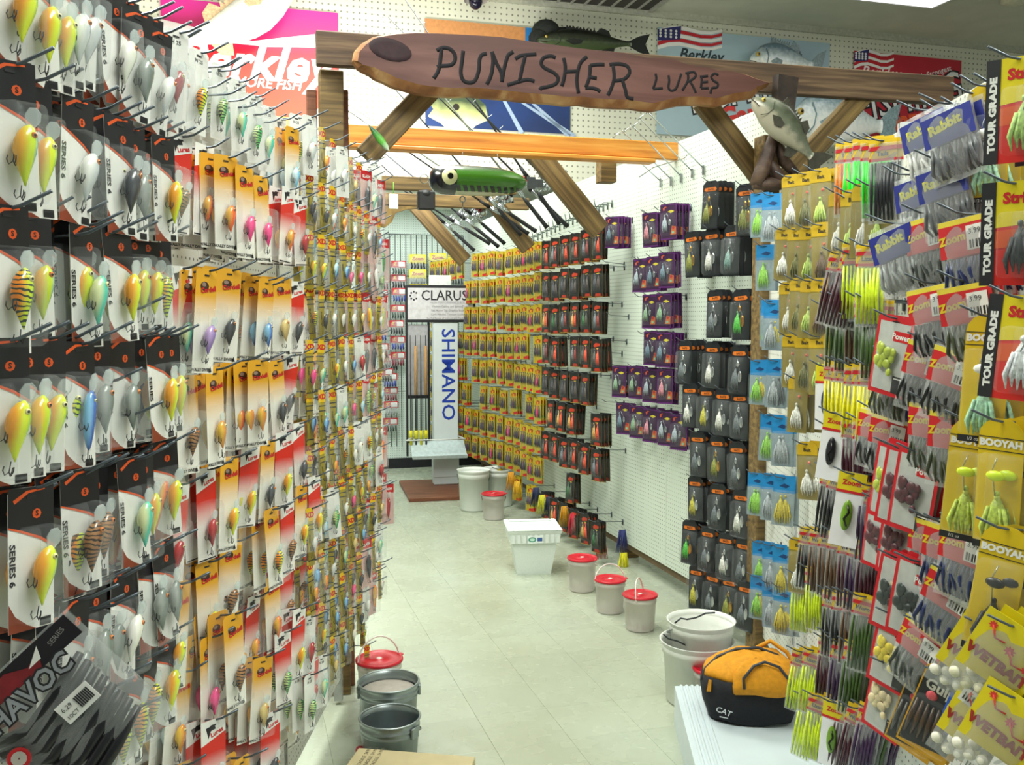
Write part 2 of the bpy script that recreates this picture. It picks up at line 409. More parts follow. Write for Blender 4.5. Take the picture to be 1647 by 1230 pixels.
# left post
pl = onv(534, 300, vB+.06); 
b = MB(); b.bbox((-.05, -.045, 0), (.05, .045, a1.z-.07), W_PT, .005); o = b.build('post', loc=(pl.x, pl.y, 0), rot=(0, 0, AL)); tag(o, 'treated timber post at the left end of the beam, rising behind lure packs', 'post')
for s, px in ((0, 503), (1, 553)):
    p = onv(px, 300, vB+.13); zt = onv(px, 145, vB+.13).z
    b = MB(); b.bbox((-.022, -.02, 0), (.022, .02, zt), W_RED, .004)
    tag(b.build('post', loc=(p.x, p.y, 0), rot=(0, 0, AL)), ['narrow reddish board upright just left of the left post', 'narrow reddish board upright just right of the left post'][s], 'post')
# right post
pr = S(UW+.0, vB-.10); pr = onv(1229, 500, 3.93)
b = MB(); b.bbox((-.045, -.045, 0), (.045, .045, 2.5), W_PT, .005); tag(b.build('post', loc=(pr.x, pr.y, 0), rot=(0, 0, AL)), 'treated timber post at the right, below the mounted bass', 'post')
# braces of the front frame
def brace(pa, pb, v, lab, wd=.05, ht=.10, m=W_PT, ext=0):
    return beam_between('brace', onv(*pa, v), onv(*pb, v), wd, ht, m, label=lab, cat='brace', ext=ext, up=S(0, 1).cross(onv(*pb, v)-onv(*pa, v)).normalized()*-1)
brace((695, 140), (592, 248), vB, 'diagonal timber brace from left post up to the carved sign', ext=.02)
brace((1128, 160), (1232, 296), vB, 'diagonal timber brace under the right end of the sign')
brace((1390, 150), (1262, 290), vB, 'diagonal timber brace right of the mounted bass')
# second frame, orange pine
vO = 5.02
o1 = onv(540, 222, vO); o2 = onv(1112, 240, vO); o2.z = o1.z; 
zt = onv(800, 214, vO).z; zb = onv(800, 246, vO).z
c1 = S(S(0,0).x, 0)
def vbeam(name, pxa, pxb, ya, yb, v, wd, m, lab, pxz=800):
    za = onv(pxz, ya, v).z; zb_ = onv(pxz, yb, v).z; p = onv(pxa, ya, v); q = onv(pxb, ya, v); p.z = q.z = (za+zb_)/2
    return beam_between(name, p, q, wd, za-zb_, m, label=lab)
vbeam('beam', 545, 1115, 214, 243, vO, .05, W_OR, 'bright orange pine beam across the aisle behind the sign')
vbeam('beam', 560, 1050, 244, 251, vO-.03, .09, W_OR, 'thin orange pine ledge fixed along the bottom of the orange beam')
brace((858, 240), (965, 372), 5.45, 'broad dark timber brace right of the hanging green lure', .05, .13, W_PT)
brace((790, 320), (850, 400), 6.9, 'dark timber brace behind the rods, middle one of three', .05, .12, W_PT)
brace((668, 330), (748, 420), 7.4, 'dark timber brace furthest back, beside the rod tips', .05, .12, W_PT)
vbeam('beam', 590, 830, 284, 306, 6.5, .05, W_PT, 'brown timber crossbeam just left of the green wooden lure', 640)
vbeam('beam', 590, 850, 311, 331, 7.1, .05, W_PT, 'lower brown timber crossbeam above the far pegboard', 640)
p = onv(975, 262, 5.3); b = MB(); b.bbox((-.05, -.045, 0), (.05, .045, .19), W_PT, .004)
tag(b.build('post', loc=(p.x, p.y, p.z-.12), rot=(0, 0, AL)), 'short timber block under the right end of the orange beam', 'post')
# posts along the right wall, behind the boards
for px, lab in ((989, 'timber post foot below the pegboard, beside the red-lidded buckets'), (846, 'timber post foot behind the white foam cooler'), (766, 'timber post foot behind the far white bucket')):
    d = ray(px, 800); n = S(1, 0); p = hit(px, 800, S(UW-.0, 0), n) + S(.115, 0)
    b = MB(); b.bbox((-.05, -.045, 0), (.05, .045, 2.6), W_PT, .004); tag(b.build('post', loc=(p.x, p.y, 0), rot=(0, 0, AL)), lab, 'post')
# ragged bark edge hanging off the low crossbeam
b = MB(); pts = [(-.32, .0), (-.32, -.1), (-.26, -.13), (-.2, -.1), (-.12, -.14), (-.05, -.16), (.0, -.12), (.03, -.05), (.12, -.02), (.3, 0)]
b.poly(pts, wood_mat('bark', '5a4426', '7c6236', '96793f', 12), 0, .05); p = onv(630, 331, 7.0)
tag(b.build('bark_slab', loc=p, rot=(0, 0, AL)), 'ragged bark-edged slab hanging under the lower crossbeam', 'slab')

# ------------------------------------------------------------------ carved sign
vS = 3.86
def sp(px, py):
    q = onv(px, py, vS); d = q-S(0, vS); return (d.dot(S(1, 0)), q.z)
top = [(568,95),(571,80),(582,68),(601,57),(633,52),(664,50),(700,51),(759,54),(803,57),(850,64),(900,71),(928,75),(965,79),(1006,83),(1045,91),(1068,91),(1089,94),(1104,100),(1123,104),(1145,107),(1162,112),(1182,113),(1201,117),(1222,125),(1243,131)]
bot = [(1236,139),(1222,146),(1214,156),(1190,160),(1157,169),(1130,166),(1097,167),(1075,172),(1053,177),(1036,175),(1019,172),(985,171),(954,169),(936,166),(912,167),(889,164),(850,161),(822,158),(790,155),(759,152),(725,153),(696,151),(672,148),(651,142),(632,137),(617,129),(604,124),(595,117),(584,112),(576,107)]
out = [sp(*p) for p in top+bot]
cxs = sum(p[0] for p in out)/len(out); czs = sum(p[1] for p in out)/len(out)
SG_F = wood_mat('sign_face', '42221e', '5e3832', '7e564e', 3, (.35, 1, 3), .5)
SG_E = wood_mat('sign_edge', '6a4020', '96643a', 'c09a68', 8, (1, 1, 1), .7, False)
sg = thing('carved_sign', 'long live-edge wooden sign lettered PUNISHER LURES hung on the front beam', 'sign', S(0, vS)+Vector((0, 0, 0)), (0, 0, AL))
b = MB(); n = len(out)
inner = [(cxs+(x-cxs)*.98, z+(.006 if i < len(top) else 0)*-1+(.030 if i >= len(top) else 0)*min(1, min(i-len(top), n-1-i)/4+.3 if i >= len(top) else 1)) for i, (x, z) in enumerate(out)]
rim = [(x, .022, z) for x, z in out]; fr = [(x, 0, z) for x, z in inner]; bk = [(x, .06, z) for x, z in out]
b.add(fr, [tuple(range(n-1, -1, -1))], SG_F)
b.add(fr+rim+bk, [(i, (i+1) % n, n+(i+1) % n, n+i) for i in range(n)]+[(n+i, n+(i+1) % n, 2*n+(i+1) % n, 2*n+i) for i in range(n)]+[tuple(range(2*n, 3*n))], SG_E)
b.build('slab', sg)
# knot hollow at the left end
kc = sp(628, 80); b = MB()
b.lathe([(.001, .0005), (.04, .001), (.062, .0015), (.066, -.001)], mat('2c141c', .7, 0, .4, 30), 18, T(kc[0], -.0015, kc[1]) @ Matrix.Rotation(R(10), 4, 'Y') @ Matrix.Diagonal((1.35, 1, .68, 1)) @ Matrix.Rotation(pi/2, 4, 'X'))
b.build('knot_hollow', sg)
def Z5(l): return [(680+x/5.147, 30+y/5.147) for x, y in l]
def Z3(l): return [(850+x/3.843, y/3.843) for x, y in l]
LET = [('P', [Z5([(90,495),(125,440),(140,380),(150,300),(155,250)]), Z5([(115,265),(170,240),(230,255),(265,300),(265,350),(230,385),(150,392),(118,402)])]),
 ('U', [Z5([(335,265),(325,350),(315,450),(340,515),(400,530),(440,500),(465,420),(470,340),(490,300),(530,290)])]),
 ('N', [Z5([(530,545),(565,470),(580,380),(580,320),(572,272)]), Z5([(572,272),(610,370),(650,450),(655,525)]), Z5([(655,525),(670,430),(690,350),(710,300),(750,275)])]),
 ('I', [Z5([(765,335),(820,305),(940,295)]), Z5([(850,305),(825,400),(800,520)]), Z5([(700,550),(800,520),(870,505),(925,520)])]),
 ('S', [Z5([(1100,325),(1060,310),(1000,325),(980,370),(1010,410),(1080,445),(1120,490),(1100,540),(1030,565),(985,572),(970,590)])]),
 ('H', [Z5([(1165,325),(1180,400),(1170,490),(1150,560)]), Z5([(1360,315),(1310,360),(1285,430),(1275,520),(1290,620)]), Z5([(1180,440),(1285,435)])]),
 ('E', [Z5([(1385,385),(1380,480),(1350,570)]), Z5([(1385,390),(1440,380),(1505,380)]), Z5([(1370,480),(1440,495)]), Z5([(1345,575),(1400,575),(1440,585),(1470,605)])]),
 ('R', [Z3([(522,405),(530,480),(510,550),(490,590)]), Z3([(500,400),(560,395),(610,410),(625,450),(590,490),(530,500)]), Z3([(580,495),(600,560),(610,600),(650,610)])]),
 ('L', [Z3([(785,455),(790,490),(770,550)]), Z3([(770,550),(830,545)])]),
 ('U', [Z3([(865,465),(870,500),(865,540),(880,560),(910,550),(930,500),(945,455)])]),
 ('R', [Z3([(985,450),(985,500),(950,560)]), Z3([(970,455),(1020,445),(1035,470),(1000,500),(980,505)]), Z3([(1000,505),(1020,540),(1035,575)])]),
 ('E', [Z3([(1070,470),(1070,510),(1065,545)]), Z3([(1060,475),(1110,470)]), Z3([(1065,510),(1110,505)]), Z3([(1065,545),(1115,545)])]),
 ('S', [Z3([(1175,465),(1150,455),(1130,475),(1145,500),(1170,515),(1165,540),(1135,545),(1125,580)])])]
def smooth_line(pts, k=3):
    if len(pts) < 3: return pts
    out = []
    for i in range(len(pts)-1):
        p0 = pts[max(i-1, 0)]; p1 = pts[i]; p2 = pts[i+1]; p3 = pts[min(i+2, len(pts)-1)]
        for j in range(k):
            t = j/k
            out.append(tuple(.5*((2*p1[c])+(-p0[c]+p2[c])*t+(2*p0[c]-5*p1[c]+4*p2[c]-p3[c])*t*t+(-p0[c]+3*p1[c]-3*p2[c]+p3[c])*t**3) for c in range(2)))
    out.append(pts[-1]); return out
INK = mat('0e0b14', .85, 0, .3, 60)
for i, (ch, strokes) in enumerate(LET):
    b = MB(); r = .0095 if i < 8 else .0068
    for st in strokes:
        q = [sp(*p) for p in smooth_line(st)]
        b.tube([(x, 0, z) for x, z in q], r, INK, 6, Matrix.Diagonal((1, .1, 1, 1)))
    b.build('painted_letter', sg)
# dark strap hanging over the beam right of the sign
b = MB(); q0 = onv(1245, 122, 3.9); q1 = onv(1277, 128, 3.9); q2 = onv(1268, 198, 3.9); q3 = onv(1240, 196, 3.9)
O = S(0, 3.9); tr = lambda q: ((q-O).dot(S(1, 0)), q.z)
b.poly([tr(q0), tr(q1), tr(q2), tr(q3)], wood_mat('dark_bark', '1a1210', '2c201a', '40302a', 20, knots=False), 0, .05)
tag(b.build('bark_block', loc=S(0, 3.86), rot=(0, 0, AL)), 'dark block strapped on the beam between sign and mounted bass', 'block')

# ------------------------------------------------------------------ fish
def fish_mesh_parts(L, H, W, back, side, belly, fin, bend=0, k=16):
    """fish along +X (head at 0, tail at L); returns body, fins, tail meshes"""
    m = ramp_mat('fish_skin', [(.0, belly), (.38, belly), (.55, side), (.85, back)], 'Z', -H/2, H/2, .35, 0, .35, 30, coat=.4)
    fm = mat(fin, .6, 0, .3, 60)
    prof = [(0,.06),(.03,.26),(.08,.46),(.15,.68),(.25,.88),(.38,1),(.5,.96),(.62,.8),(.74,.58),(.84,.36),(.92,.24),(.97,.26)]
    vs = []; fs = []; n = 14
    def off(t): return bend*sin(t*pi*.9)*L
    for (t, r) in prof:
        for j in range(n):
            a = 2*pi*j/n; vs.append((t*L, sin(a)*W/2*min(1, r*1.15), cos(a)*H/2*r+off(t)-(.06*H if t < .1 else 0)))
    for i in range(len(prof)-1):
        for j in range(n): a = i*n+j; c = i*n+(j+1) % n; fs.append((a, c, c+n, a+n))
    fs.append(tuple(range(n))); fs.append(tuple(range((len(prof)-1)*n+n-1, (len(prof)-1)*n-1, -1)))
    b = MB(); b.add(vs, fs, m, None, True)
    tl = MB(); z = off(.97)
    tl.poly([(L*.95, z+H*.12), (L*1.06, z+H*.36), (L*1.17, z+H*.48), (L*1.12, z), (L*1.17, z-H*.48), (L*1.06, z-H*.36), (L*.95, z-H*.12)], fm, -.004, .008)
    df = MB(); z1 = off(.35)
    pts = [(L*.3, z1+H*.42)]
    for i in range(9): pts += [(L*(.31+.035*i), z1+H*(.66-.012*i)), (L*(.325+.035*i), z1+H*(.58-.02*i))]
    pts += [(L*.66, z1+H*.62), (L*.74, off(.74)+H*.5), (L*.76, off(.76)+H*.22), (L*.5, off(.5)+H*.42)]
    df.poly(pts, fm, -.004, .008)
    af = MB(); af.poly([(L*.66, off(.66)-H*.32), (L*.7, off(.7)-H*.62), (L*.78, off(.78)-H*.5), (L*.8, off(.8)-H*.18)], fm, -.004, .008)
    pf = MB(); pf.poly([(L*.27, -H*.08), (L*.36, H*.04), (L*.45, -H*.02), (L*.44, -H*.16), (L*.36, -H*.24)], fm, -W*.5, .005)
    ey = MB(); e = Matrix.Translation((L*.095, -W*.29, H*.08)) @ Matrix.Rotation(pi/2, 4, 'X')
    ey.lathe([(.001, H*.05), (H*.03, H*.045)], mat('080808', .1, 0, 0), 12, e); ey.lathe([(H*.03, H*.045), (H*.06, H*.02), (H*.065, 0)], mat('c9a94a', .2, 0, 0), 12, e)
    mo = MB(); mo.tube([(L*.0, -W*.06, -H*.10), (L*.045, -W*.24, -H*.12), (L*.1, -W*.36, -H*.17)], H*.012, mat('33221c', .6), 5)
    gl = MB(); gl.tube([(L*.2, -W*.42, H*.26), (L*.235, -W*.5, H*.05), (L*.22, -W*.47, -H*.16), (L*.17, -W*.36, -H*.3)], H*.012, mat(back, .6), 5)
    return [('body', b), ('tail_fin', tl), ('dorsal_fin', df), ('anal_fin', af), ('pectoral_fin', pf), ('eye', ey), ('mouth', mo), ('gill_cover', gl)]
def fish(name, label, head, tail, v, H, W, cols, bend=0, out_=0):
    p = onv(*head, v); q = onv(*tail, v); d = q-p; L = d.length/1.12; t = thing(name, label, 'fish mount', p)
    x = d.normalized(); y = S(0, 1) if True else None
    flip = x.dot(S(1, 0)) < 0
    z = x.cross(S(0, 1)); z = z if z.z > 0 or abs(z.z) < .2 else -z
    y = z.cross(x)
    t.matrix_world = Matrix.Translation(p) @ Matrix((x, y, z)).transposed().to_4x4()
    for nm, mb in fish_mesh_parts(L, H, W, *cols, bend=bend):
        if flip and nm in ('eye', 'mouth', 'gill_cover', 'pectoral_fin'):
            mb.v = [(a, -b_, c) for a, b_, c in mb.v]
        mb.build(nm, t)
    return t
# bass on driftwood at the right post
fish('mounted_bass', 'mounted largemouth bass head up on driftwood above the right post', (1212, 156), (1318, 268), 3.78, .165, .08, ('363c2c', '6c7260', 'b4ac98', '3c3a30'), .03)
b = MB(); DW = wood_mat('driftwood', '241814', '443028', '66503e', 14)
for pts, rs in (([(1248,205),(1238,240),(1225,275),(1215,298)], [.02,.03,.036,.03]), ([(1250,225),(1262,260),(1285,285),(1318,282)], [.022,.028,.022,.008]), ([(1235,255),(1250,280),(1262,300)], [.018,.03,.026]), ([(1212,298),(1240,296),(1275,298)], [.02,.032,.02])):
    b.tube([tuple(onv(x, y, 3.84)) for x, y in pts], rs, DW, 9)
tag(b.build('driftwood'), 'twisted dark driftwood carrying the mounted bass on the post top', 'driftwood')
# bulkhead fish
fish('mounted_fish', 'white-bellied mounted fish over the pale blue poster', (1206, 92), (1322, 108), 7.95, .34, .12, ('5a7280', 'b8c4c4', 'f2f2e8', '7a8a8c'), .0)
fish('mounted_fish', 'big pale mounted fish seen between the two right braces', (1268, 186), (1440, 206), 7.9, .52, .16, ('7f98a0', 'dfe6e2', 'f6f6ee', '8aa0a4'), .0)
fish('mounted_fish', 'long pale mounted fish across the pink poster, upper left', (480, -40), (255, 75), 7.9, .34, .14, ('8078a0', 'd8d8d0', 'ecece0', 'c8a880'), -.10)
fish('mounted_fish', 'dark mounted fish on the bulkhead above the sign middle', (862, 62), (1038, 72), 7.95, .2, .1, ('10140e', '20281a', '3c4a28', '141814'), .0)
b = MB()
for x, y, r in ((878, 52, .13), (868, 62, .1), (905, 58, .09), (925, 62, .08), (950, 66, .06)): 
    p = onv(x, y, 8.02); b.ell(tuple(p), (r, .05, r*.9), mat('181c18', .8, 0, .5, 40), 10, 7)
tag(b.build('carved_foliage'), 'clump of dark carved foliage around the dark mounted fish', 'decoration')

# ------------------------------------------------------------------ posters on the bulkhead
PV = 8.15
def plane_tr(v):
    def f(px, py): q = onv(px, py, v); return ((q-S(0, v)).dot(S(1, 0)), q.z)
    return f
pt = plane_tr(PV)
def poster(name, label, x0, y0, x1, y1, m):
    """flat card; corners taken at (x0,y0) and (x1,y1)"""
    t = thing(name, label, 'poster', S(0, PV-.012), (0, 0, AL)); a = pt(x0, y0); c = pt(x1, y1)
    b = MB(); b.poly([(a[0], c[1]), (c[0], c[1]), (c[0], a[1]), (a[0], a[1])], m, 0, .008); b.build('board', t)
    return t, a[0], c[0], a[1], c[1]
def flag(b, x, z, w_, h_, y):
    RED = mat('c8202c', .5); WH = mat('f2f0ea', .5, 0, 0); BL = mat('2a2a6c', .5)
    for k in range(5):
        c_ = RED if k % 2 else WH; n = 6; up = []; dn = []
        for i in range(n+1):
            t = i/n; zz = z-h_*(k)/5+.03*sin(t*6)+t*h_*.35; up.append((x+w_*t, zz)); dn.append((x+w_*t, zz-h_/5*(1-.3*t)))
        b.poly(up+dn[::-1], c_, y, 0)
    b.poly([(x, z), (x+w_*.36, z+.03+.1*h_), (x+w_*.34, z-h_*.42), (x, z-h_*.55)], BL, y-.001)
    for i in range(4):
        for j in range(3): b.poly([(x+w_*(.04+.08*i)+.014*cos(a*2*pi/5), z-h_*(.02+.15*j)+.014*sin(a*2*pi/5)) for a in range(5)], WH, y-.002)
def berk(name, label, x0, y0, x1, y1, basecol, ink, second):
    t, xa, xb, za, zb = poster(name, label, x0, y0, x1, y1, mat(basecol, .45, 0, .05, 3))
    W_, H_ = xb-xa, za-zb; b = MB(); b2 = MB()
    flag(b, xa, za-.02, W_*.36, H_*.19, -.002); b.build('flag_print', t)
    b2.text('Berkley', .15, xa+W_*.24, za-H_*.235, ink, -.003, 0, bold=.02, shear=.3)
    b2.text("America's Strongest", .08, xa+W_*.66, za-H_*.22, ink, -.003, R(18), bold=.015)
    b2.text('FISHING', .42, xa+W_*.52, za-H_*.5, mat('16181c', .5), -.003, R(14), bold=.05, sx=.85)
    b2.text('FISHING', .42, xa+W_*.52, za-H_*.5, mat('f0f0ee', .5, 0, 0), -.004, R(14), bold=.005, sx=.85)
    b2.text('Game', .26, xa+W_*.52, za-H_*.76, second, -.005, R(12), bold=.04)
    b2.build('lettering', t); return t
berk('poster', 'pale blue poster with flag and outlined lettering, right of centre', 1057, 44, 1330, 232, 'a9c2cc', mat('1c3038', .5), mat('d82a20', .5))
berk('poster', 'red poster with flag corner high on the right bulkhead', 1373, 82, 1541, 230, 'c02838', mat('f4e8e8', .5), mat('f06030', .5))
t, xa, xb, za, zb = poster('poster', 'large pink and red poster reading MORE FISH at upper left', 258, -4, 546, 207, ramp_mat('pink_print', [(0, 'e8481f'), (.34, 'e03020'), (.42, 'c01030'), (.6, 'd0107a'), (.75, 'd828a0')], 'Z', 3.3, 4.6, .4))
b = MB(); W_ = xb-xa; H_ = za-zb
b.poly([(xa, zb), (xb, zb), (xb, zb+H_*.05), (xa, zb+H_*.12)], mat('f0d048', .5), -.001)
b.poly([(xb-W_*.22, zb), (xb, zb), (xb, za-H_*.62)], mat('f4f2ea', .5, 0, 0), -.002)
b.text('Berkley', .40, xb-W_*.50, za-H_*.49, mat('f8f4f0', .5, 0, 0), -.003, 0, bold=.03, shear=.3)
b.text('CATCH MORE FISH', .11, xb-W_*.56, za-H_*.655, mat('f8f4f0', .5, 0, 0), -.003, 0, bold=.02, shear=.25)
b.poly([(xa, za-H_*.18), (xb-W_*.5, za-H_*.3), (xb, za-H_*.16), (xb, za-H_*.30), (xb-W_*.4, za-H_*.34), (xa, za-H_*.32)], mat('f6ecf0', .5, 0, 0), -.002)
b.build('lettering', t)
t, xa, xb, za, zb = poster('poster', 'blue underwater poster with leaping bass and tan top band', 683, 30, 916, 216, ramp_mat('water_print', [(0, '1a2c58'), (.45, '1c3c78'), (.6, '2c5ca0'), (.8, '8fb4d8')], 'Z', 2.9, 5.2, .35, 0, 1.1, 2.2))
b = MB(); W_ = xb-xa; H_ = za-zb
b.poly([(xa, za-H_*.3), (xa+W_*.68, za-H_*.3), (xa+W_*.68, za), (xa, za)], mat('c98a52', .5), -.001)
b.poly([(xa+W_*.68, za-H_*.3), (xa+W_*.78, za-H_*.3), (xa+W_*.78, za), (xa+W_*.68, za)], mat('2a7cc0', .5), -.001)
fx, fz = xa+W_*.22, za-H_*.84
pts = [(fx+.26*cos(a*pi/8)*(1+.15*sin(3*a)), fz+.17*sin(a*pi/8)) for a in range(16)]
b.poly(pts, ramp_mat('bass_print', [(0, 'f0f0c8'), (.5, 'a8b070'), (.75, '3c4c34')], 'Z', fz-.15, fz+.15, .4, 0, .5, 6), -.002)
b.poly([(fx-.02+.03*cos(a*pi/5), fz+.03+.03*sin(a*pi/5)) for a in range(10)], mat('20180c', .4), -.003)
for (q, r, s2) in ((.35, .25, .5), (.55, .5, .35), (.4, .7, .5)): b.poly([(fx+q, fz+.2), (fx+q+.03, fz+.2), (fx+q+r, fz-.15), (fx+q+r-.03, fz-.18)], mat('9fb4cc', .5), -.002)
b.build('print', t)

# ------------------------------------------------------------------ ceiling fittings
t = thing('ceiling_light', 'white fluorescent troffer at the top edge, right of centre', 'ceiling light', (0, 0, 0))
q = [hit(px, py, Vector((0, 0, 4.48)), Vector((0, 0, 1))) for px, py in ((1290, -8), (1500, 8))]
c = q[1]; d = S(1, 0)
b = MB(); b.bbox((-1.25, -2.6, 4.44), (0, .0, 4.495), mat('e8e8e4', .4), .01); o = b.build('frame', t); 
b = MB(); b.box((-1.2, -2.55, 4.434), (-.05, -.05, 4.442), mat('ffffff', .5, 0, 0, emit=3)); o = b.build('diffuser', t)
t.location = (c.x, c.y, 0); t.rotation_euler = (0, 0, AL)
t = thing('air_vent', 'grey slatted air return grille on the ceiling above the sign', 'vent', (0, 0, 0)); 
c = hit(960, 18, Vector((0, 0, 4.48)), Vector((0, 0, 1))); t.location = (c.x, c.y, 0); t.rotation_euler = (0, 0, AL)
b = MB(); 
for a_, c_ in (((-.75, -.62), (.5, -.58)), ((-.75, -.04), (.5, 0)), ((-.75, -.62), (-.71, 0)), ((.46, -.62), (.5, 0))): b.box((a_[0], a_[1], 4.47), (c_[0], c_[1], 4.498), mat('a8a89c', .5, .2))
b.build('frame', t); b = MB(); b.box((-.72, -.6, 4.49), (.48, -.02, 4.497), mat('3c3a34', .8)); b.build('backing', t)
for k in range(9):
    b = MB(); b.box((-.70+k*.13, -.58, 4.475), (-.685+k*.13, -.04, 4.49), mat('a8a89c', .5, .2)); b.build('slat', t)
t = thing('security_camera', 'small dome security camera high on the bulkhead above the sign', 'camera', onv(765, 6, 7.95), (0, 0, AL))
b = MB(); b.lathe([(.001, .1), (.09, .09), (.1, .04), (.1, .02)], mat('d8d4cc', .4), 18); b.build('housing', t)
b = MB(); b.ell((0, 0, .02), (.06, .06, .07), mat('18142a', .1, 0, 0), 14, 9); b.build('dome', t)
t = thing('smoke_detector', 'round cream smoke detector on the ceiling, top right corner', 'detector', hit(1632, 2, Vector((0, 0, 4.46)), Vector((0, 0, 1))))
b = MB(); b.lathe([(.11, .04), (.115, 0), (.09, -.02), (.04, -.03), (.001, -.032)], mat('d4cfb4', .5), 20); b.build('body', t)

# ------------------------------------------------------------------ big wooden lure hanging under the orange beam
vL = 4.55; c0 = onv(690, 288, vL); c1 = onv(846, 291, vL); LL = (c1-c0).length
t = thing('wooden_lure', 'oversized green wooden lure with yellow eye hanging under the orange beam', 'lure sign', c0, (0, 0, AL))
m, tt, bs = nt('lure_paint')
tc = tt.nodes.new('ShaderNodeTexCoord'); spx = tt.nodes.new('ShaderNodeSeparateXYZ'); tt.links.new(tc.outputs['Object'], spx.inputs[0])
def math_(op, a, b_=None):
    n = tt.nodes.new('ShaderNodeMath'); n.operation = op
    for i, v in enumerate((a, b_)):
        if v is None: continue
        if isinstance(v, (int, float)): n.inputs[i].default_value = v
        else: tt.links.new(v, n.inputs[i])
    return n.outputs[0]
X, Z = spx.outputs['X'], spx.outputs['Z']
def mixc(f, a, c_):
    n = tt.nodes.new('ShaderNodeMix'); n.data_type = 'RGBA'; tt.links.new(f, n.inputs[0])
    for i, v in ((6, a), (7, c_)):
        if isinstance(v, tuple): n.inputs[i].default_value = v
        else: tt.links.new(v, n.inputs[i])
    return n.outputs[2]
R0 = LL*.148
rp = tt.nodes.new('ShaderNodeMapRange'); rp.inputs['From Min'].default_value = R0*.45; rp.inputs['From Max'].default_value = R0*.85; tt.links.new(Z, rp.inputs['Value'])
col = mixc(rp.outputs[0], lin('3f7a1c'), lin('101c14'))
be = math_('LESS_THAN', Z, -R0*.78); col = mixc(be, col, lin('b8b898'))
dk = math_('MULTIPLY', math_('LESS_THAN', Z, -R0*.42), math_('GREATER_THAN', Z, -R0*.8))
wv = math_('GREATER_THAN', math_('SINE', math_('MULTIPLY', math_('ADD', X, math_('MULTIPLY', Z, .5)), 2*pi*26/LL*.55)), -.3)
col = mixc(math_('MULTIPLY', dk, wv), col, lin('10160e'))
hd = math_('LESS_THAN', X, LL*.25); col = mixc(hd, col, lin('0a0d1a'))
tt.links.new(col, bs.inputs['Base Color']); bs.inputs['Roughness'].default_value = .25; bs.inputs['Coat Weight'].default_value = .6
b = MB(); pr_ = [(.001, 0), (.5, .012), (.8, .05), (.96, .12), (1, .22), (1, .5), (.95, .68), (.78, .84), (.5, .95), (.22, 1), (.001, 1.003)]
b.lathe([(R0*a, LL*c) for a, c in pr_], m, 22, Matrix.Rotation(pi/2, 4, 'Y')); b.build('body', t)
b = MB(); e = T(LL*.18, -R0*.86, R0*.1) @ Matrix.Rotation(pi/2, 4, 'X')
b.lathe([(.001, .02), (.015, .02)], mat('0c0c0c', .2, 0, 0), 18, e); b.lathe([(.015, .0201), (.036, .014), (.04, 0)], mat('e8e6b0', .3, 0, 0), 20, e); b.build('eye', t)
STEEL = mat('8e9496', .3, .9)
b = MB(); b.tube([(-.012+.022*cos(a*pi/6)-.012, 0, .022*sin(a*pi/6)) for a in range(12)], .002, STEEL, 5, close=True); b.build('nose_ring', t)
b = MB(); b.bbox((LL*1.0, -.02, -.03), (LL*1.09, -.017, .03), STEEL, .001); b.bbox((LL*1.09, -.02, -.022), (LL*1.17, -.017, .02), STEEL, .001); b.build('tail_blade', t)
b = MB(); b.tube([(LL*.34+.014*cos(a*pi/5), 0, -R0-.018+.014*sin(a*pi/5)) for a in range(10)], .0035, STEEL, 5, close=True); b.tube([(LL*.34, 0, -R0-.03), (LL*.34, 0, -R0-.12)], .002, STEEL, 5); b.build('belly_eyelet', t)
b = MB()
for f_ in (.34, .7): b.tube([(LL*f_, 0, R0*.9), (LL*f_, .0, .14)], .0015, STEEL, 5)
b.build('hanging_wire', t)
# small green lure nailed to the left brace, small things on the low beams
b = MB(); b.lathe([(.001, 0), (.012, .02), (.016, .06), (.012, .1), (.001, .14)], ramp_mat('tiny', [(0, 'e8f0e0'), (.3, '60b040'), (.8, '1c4a30')], 'Z', 0, .14), 10)
p = onv(626, 243, 3.93); o = b.build('hanging_lure', loc=p, rot=(0, R(-38), 0)); tag(o, 'small green lure pinned to the left diagonal brace', 'lure')
b = MB(); b.bbox((-.03, -.005, -.1), (.03, .005, 0), mat('f0f0ec', .5), .003); b.tube([(0, 0, 0), (0, 0, .08)], .003, mat('70c040', .5), 5)
tag(b.build('price_tag', loc=onv(633, 312, 6.4), rot=(0, 0, AL)), 'white tag hanging on the brown crossbeam left of the lure', 'tag')
b = MB(); b.bbox((-.06, -.03, -.13), (.06, .03, 0), mat('141418', .5), .01); b.ell((0, 0, -.02), (.05, .04, .03), mat('1c1c20', .5)); 
tag(b.build('clamp_lamp', loc=onv(685, 307, 6.42), rot=(0, 0, AL)), 'small black clamp hanging under the brown crossbeam', 'clamp')
